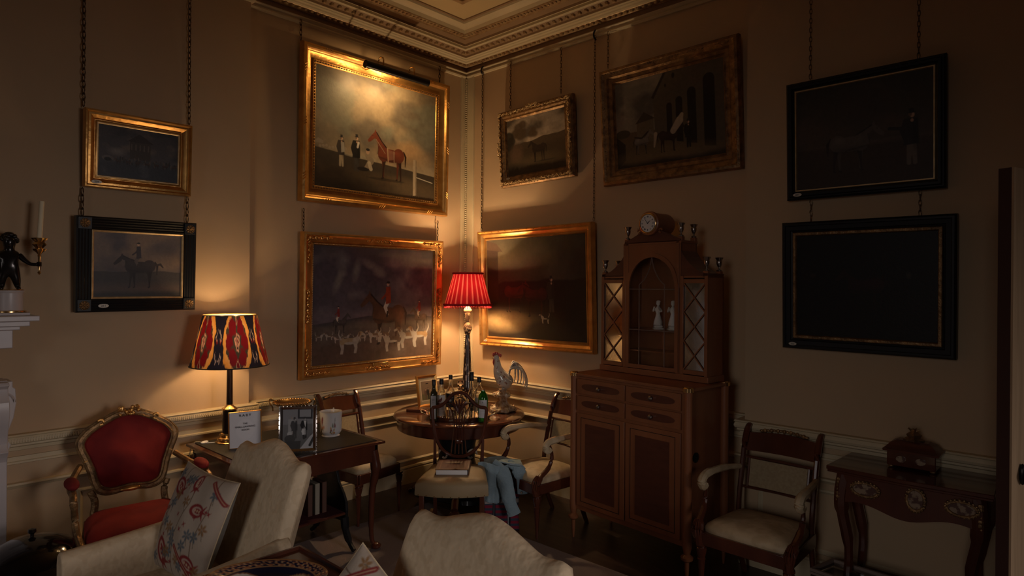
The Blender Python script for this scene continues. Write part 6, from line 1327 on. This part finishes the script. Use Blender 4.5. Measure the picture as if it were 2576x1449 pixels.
for s_, hx, hy, hz in ((1, .122, -.028, .268), (-1, -.114, -.022, .306)):     # hands closed on the stems
    b = MB()
    for q in range(4): b.tube([(hx-.006*s_, hy-.004, hz+.010-q*.006), (hx+.004*s_, hy-.012, hz+.010-q*.006), (hx+.012*s_, hy-.002, hz+.010-q*.006), (hx+.006*s_, hy+.008, hz+.010-q*.006)], .0032, 6)
    b.tube([(hx-.008*s_, hy+.006, hz+.004), (hx+.004*s_, hy+.011, hz+.008)], .0036, 6); b.build('fingers', M['bronze'], t)
    b = MB(); hx2 = hx+.004*s_
    b.lathe([(.002, -.055), (.008, -.045), (.004, -.035), (.006, -.02), (.006, .04), (.009, .045), (.006, .05), (.012, .06), (.024, .075), (.026, .082), (.014, .085), (.020, .095), (.028, .105), (.022, .115), (.018, .12), (.030, .135), (.031, .14), (.012, .14)], 16, (hx2, hy, hz), wob=lambda a, z: 1+.14*math.cos(6*a)*(1 if z > .06 else 0)); hld = b.build('candle_holder', M['brass'], t)
    MB().tube([(hx2, hy, hz+.138), (hx2+.010, hy, hz+.335)], [.0125, .0115], 14).build('candle', M['wax'], hld)

# ------------------------------------------------------------------ console table, casket, door, glass case
t = thing('console_table', 'dark mahogany console table with oval porcelain plaques against the right wall', 'table', (3.70, -.55, 0), 0)
cz = .74
CZ = .80; L0, R0_ = Z(2083, 1168, CZ), Z(2500, 1248, CZ); t.scale = (1, 1, CZ/cz); cyf = (L0.y+R0_.y)/2; t.location = ((L0.x+R0_.x)/2, cyf, 0); hw = (R0_.x-L0.x)/2; dep = abs(-PR-.03-cyf)
b = MB()
def bow(x): return -.0
P = [(-hw, 0), (-hw*.5, -.012), (0, -.02), (hw*.5, -.012), (hw, 0), (hw-.02, dep), (-hw+.02, dep)]
b.prism(P, cz-.03, cz-.018, 'xy'); b.prism([(x*1.01, y-.006 if y < .1 else y) for x, y in P], cz-.018, cz, 'xy'); b.build('tabletop', M['mahog'], t, bevel=.003)
b = MB(); 
n = 24; front = [(-hw+.05+(2*hw-.10)*i/n, 0) for i in range(n+1)]; low = [(x, .60-.02*0-(.05*math.exp(-((x)/.14)**2))-.03*(abs(x)/(hw-.05))**4) for x, _ in front]
b.prism([(x, cz-.03) for x, _ in front]+[(x, z) for x, z in reversed(low)], .015, .04, 'xz'); b.b2((-hw+.05, .03, .60), (-hw+.075, dep-.02, cz-.03)); b.b2((hw-.075, .03, .60), (hw-.05, dep-.02, cz-.03)); b.build('apron', M['mahog'], t, smooth=False)
pq = mat('painted_plaque', (.30, .22, .15), .3, col2=(.10, .05, .04), scale=40, sharp=.04)
for x, rx, rz_ in ((-.17, .058, .030), (.045, .036, .046), (.225, .058, .030)):
    fr_b = MB(); fr_b.tube([(x+math.cos(q)*rx, .008, .655+math.sin(q)*rz_) for q in np.linspace(0, 6.283, 33)[:-1]], .007, 6, closed=True)
    for q in range(22): a = q*.2856; fr_b.ell((x+math.cos(a)*rx*1.1, .010, .655+math.sin(a)*rz_*1.15), .007, 6, 4)
    o = fr_b.build('plaque_mount', M['golddull'], t); MB().prism([(x+math.cos(q)*rx*.92, .655+math.sin(q)*rz_*.92) for q in np.linspace(0, 6.283, 33)[:-1]], .006, .014, 'xz').build('porcelain_plaque', pq, o, smooth=False)
for sx in (-1, 1):
    for y in (.05, dep-.05):
        b = MB(); x = sx*(hw-.07); b.tube(bez([(x, y, .70), (x+sx*.012, y-.01, .60), (x+sx*.008, y-.008, .52), (x-sx*.02, y, .36), (x-sx*.01, y, .18), (x+sx*.02, y-.015, .06), (x+sx*.03, y-.025, .015)], 4), [.038]*4+[.036]*4+[.028]*4+[.021]*4+[.017]*4+[.015]*5, 8); b.build('leg', M['mahog'], t)
        if y < .1:
            b = MB()
            for q in range(8): b.ell((x+sx*.02, y-.035+.004*math.sin(q), .68-q*.016), (.014, .008, .010), 6, 4)
            b.build('gilt_mount', M['golddull'], t)
kx = Y(2298, 1180, -.345); t = thing('casket', 'small dark casket with plaques and a crowned lid on the console table', 'box', (kx.x, kx.y, CZ), 0)
MB().b2((-.105, -.065, .012), (.105, .065, .085)).build('body', M['mahog'], t, bevel=.004)
b = MB(); b.sweep([(-.10, -.06), (-.10, .06), (.10, .06), (.10, -.06)], [(-.02, .085), (-.022, .095), (-.012, .100), (.006, .125), (.03, .138), (.06, .140)], closed=True); b.b2((-.07, -.03, .09), (.07, .03, .1395)); b.build('lid', M['satindark'], t)
for s in (-1, 1):
    for y in (-1, 1): MB().ell((s*.09, y*.05, .010), (.014, .014, .010), 8, 5).build('foot', M['golddull'], t)
for x in (-.042, .042): MB().prism([(x+math.cos(q)*.022, .05+math.sin(q)*.016) for q in np.linspace(0, 6.283, 21)[:-1]], -.070, -.064, 'xz').build('porcelain_plaque', pq, t, smooth=False)
b = MB(); b.lathe([(.04, .138), (.044, .146), (.024, .156), (.032, .170), (.014, .182), (.010, .196), (.0001, .200)], 14, wob=lambda a, z: 1+.15*math.cos(5*a))
for q in range(5): a = q*1.257; b.tube([(0, 0, .180), (math.cos(a)*.03, math.sin(a)*.016, .20)], [.006, .002], 5)
b.build('finial', M['golddull'], t)


t = bpy.data.objects.new('door_1', None); COL.objects.link(t); t['kind'] = 'structure'
DH = 2.15; e1 = Z(2548, 420, DH); fd = (V(_F)+V(_R)*1.73); fd.z = 0; fd.normalize(); ax_ = (V(_F)*1.73-V(_R)); ax_.z = 0; ax_.normalize(); e0 = e1+ax_*.045
t.location = (e1.x, e1.y, 0); edge = (e0-e1); edge.z = 0; th = edge.length; ax_ = edge.normalized(); fd = V((-ax_.y, ax_.x, 0))
fd = (V(_F)+V(_R)*1.73); fd.z = 0; fd.normalize()
def dbox(b, u0, u1, v0, v1, z0, z1):   # u along the face from the near edge, v into the leaf thickness
    ps = []
    nrm = V((fd.y, -fd.x, 0)); nrm = nrm if nrm.dot(ax_) > 0 else -nrm
    for u in (u0, u1):
        for v in (v0, v1):
            for z in (z0, z1): p = fd*u+nrm*v; ps.append((p.x, p.y, z))
    b.add(ps, [(0, 1, 3, 2), (4, 6, 7, 5), (0, 4, 5, 1), (2, 3, 7, 6), (0, 2, 6, 4), (1, 5, 7, 3)])
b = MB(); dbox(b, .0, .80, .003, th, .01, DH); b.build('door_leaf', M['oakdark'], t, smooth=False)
b = MB(); dbox(b, .0, .11, -.004, .004, .01, DH); dbox(b, .11, .80, -.004, .004, DH-.12, DH); dbox(b, .11, .80, -.004, .004, .95, 1.12); dbox(b, .11, .8, -.004, .004, .01, .25); dbox(b, .11, .8, .0, .0045, .01, DH); b.build('door_face', M['oak'], t, smooth=False)
b = MB(); p = fd*.065; nrm = V((fd.y, -fd.x, 0)); nrm = nrm if nrm.dot(ax_) > 0 else -nrm
b.ell(tuple(p-nrm*.012+V((0, 0, 1.02))), (.012, .018, .04), 10, 6); b.ell(tuple(p-nrm*.045+V((0, 0, 1.02))), (.026, .026, .026), 14, 9); b.tube([p-nrm*.01+V((0, 0, 1.02)), p-nrm*.04+V((0, 0, 1.02))], .009, 8); b.build('door_handle', M['blackiron'], t)

g0 = Z(2037, 1432, .30); t = thing('display_stool', 'low glass-topped box with a pale edge at the bottom right, before the console', 'box', (0, 0, 0), 0)
gx, gy = Z(2095, 1404, .28), Z(2037, 1428, .28); x0, x1 = gy.x, gy.x+.50; y0, y1 = gy.y-.0, gx.y
y0 = gy.y; ymin = y0-.02
edgem = mat('pale_box_edge', (.22, .16, .13), .5)
b = MB(); Pq = [(x0, y0), (x0+.02, y1+.02), (x1, y1+.02), (x1-.02, y0)]
Pq = [(gy.x, gy.y), (gx.x, gx.y), (gx.x+.42, gx.y-.03), (gy.x+.42, gy.y-.06)]
b.sweep([Pq[0], Pq[3], Pq[2], Pq[1]], [(0, .25), (0, .28), (-.014, .28), (-.014, .25), (0, .25)], closed=True); b.build('top_frame', edgem, t, smooth=False)
MB().prism(Pq, .262, .266, 'xy').build('glass_pane', M['glasspane'], t, smooth=False)
MB().prism([(lerp(sum(p[0] for p in Pq)/4, x, .97), lerp(sum(p[1] for p in Pq)/4, y, .97)) for x, y in Pq], .0, .24, 'xy').build('case_body', M['mahog'], t, smooth=False)
# everything that stands on the rug rests on its pile
for o in COL.objects:
    if o.parent is None and o.get('category') in ('armchair', 'chair', 'desk', 'table', 'stand', 'bin', 'bag') and -6.2 < o.location.y < -.86 and o.location.x > .52 and o.location.z < .01: o.location.z = .004
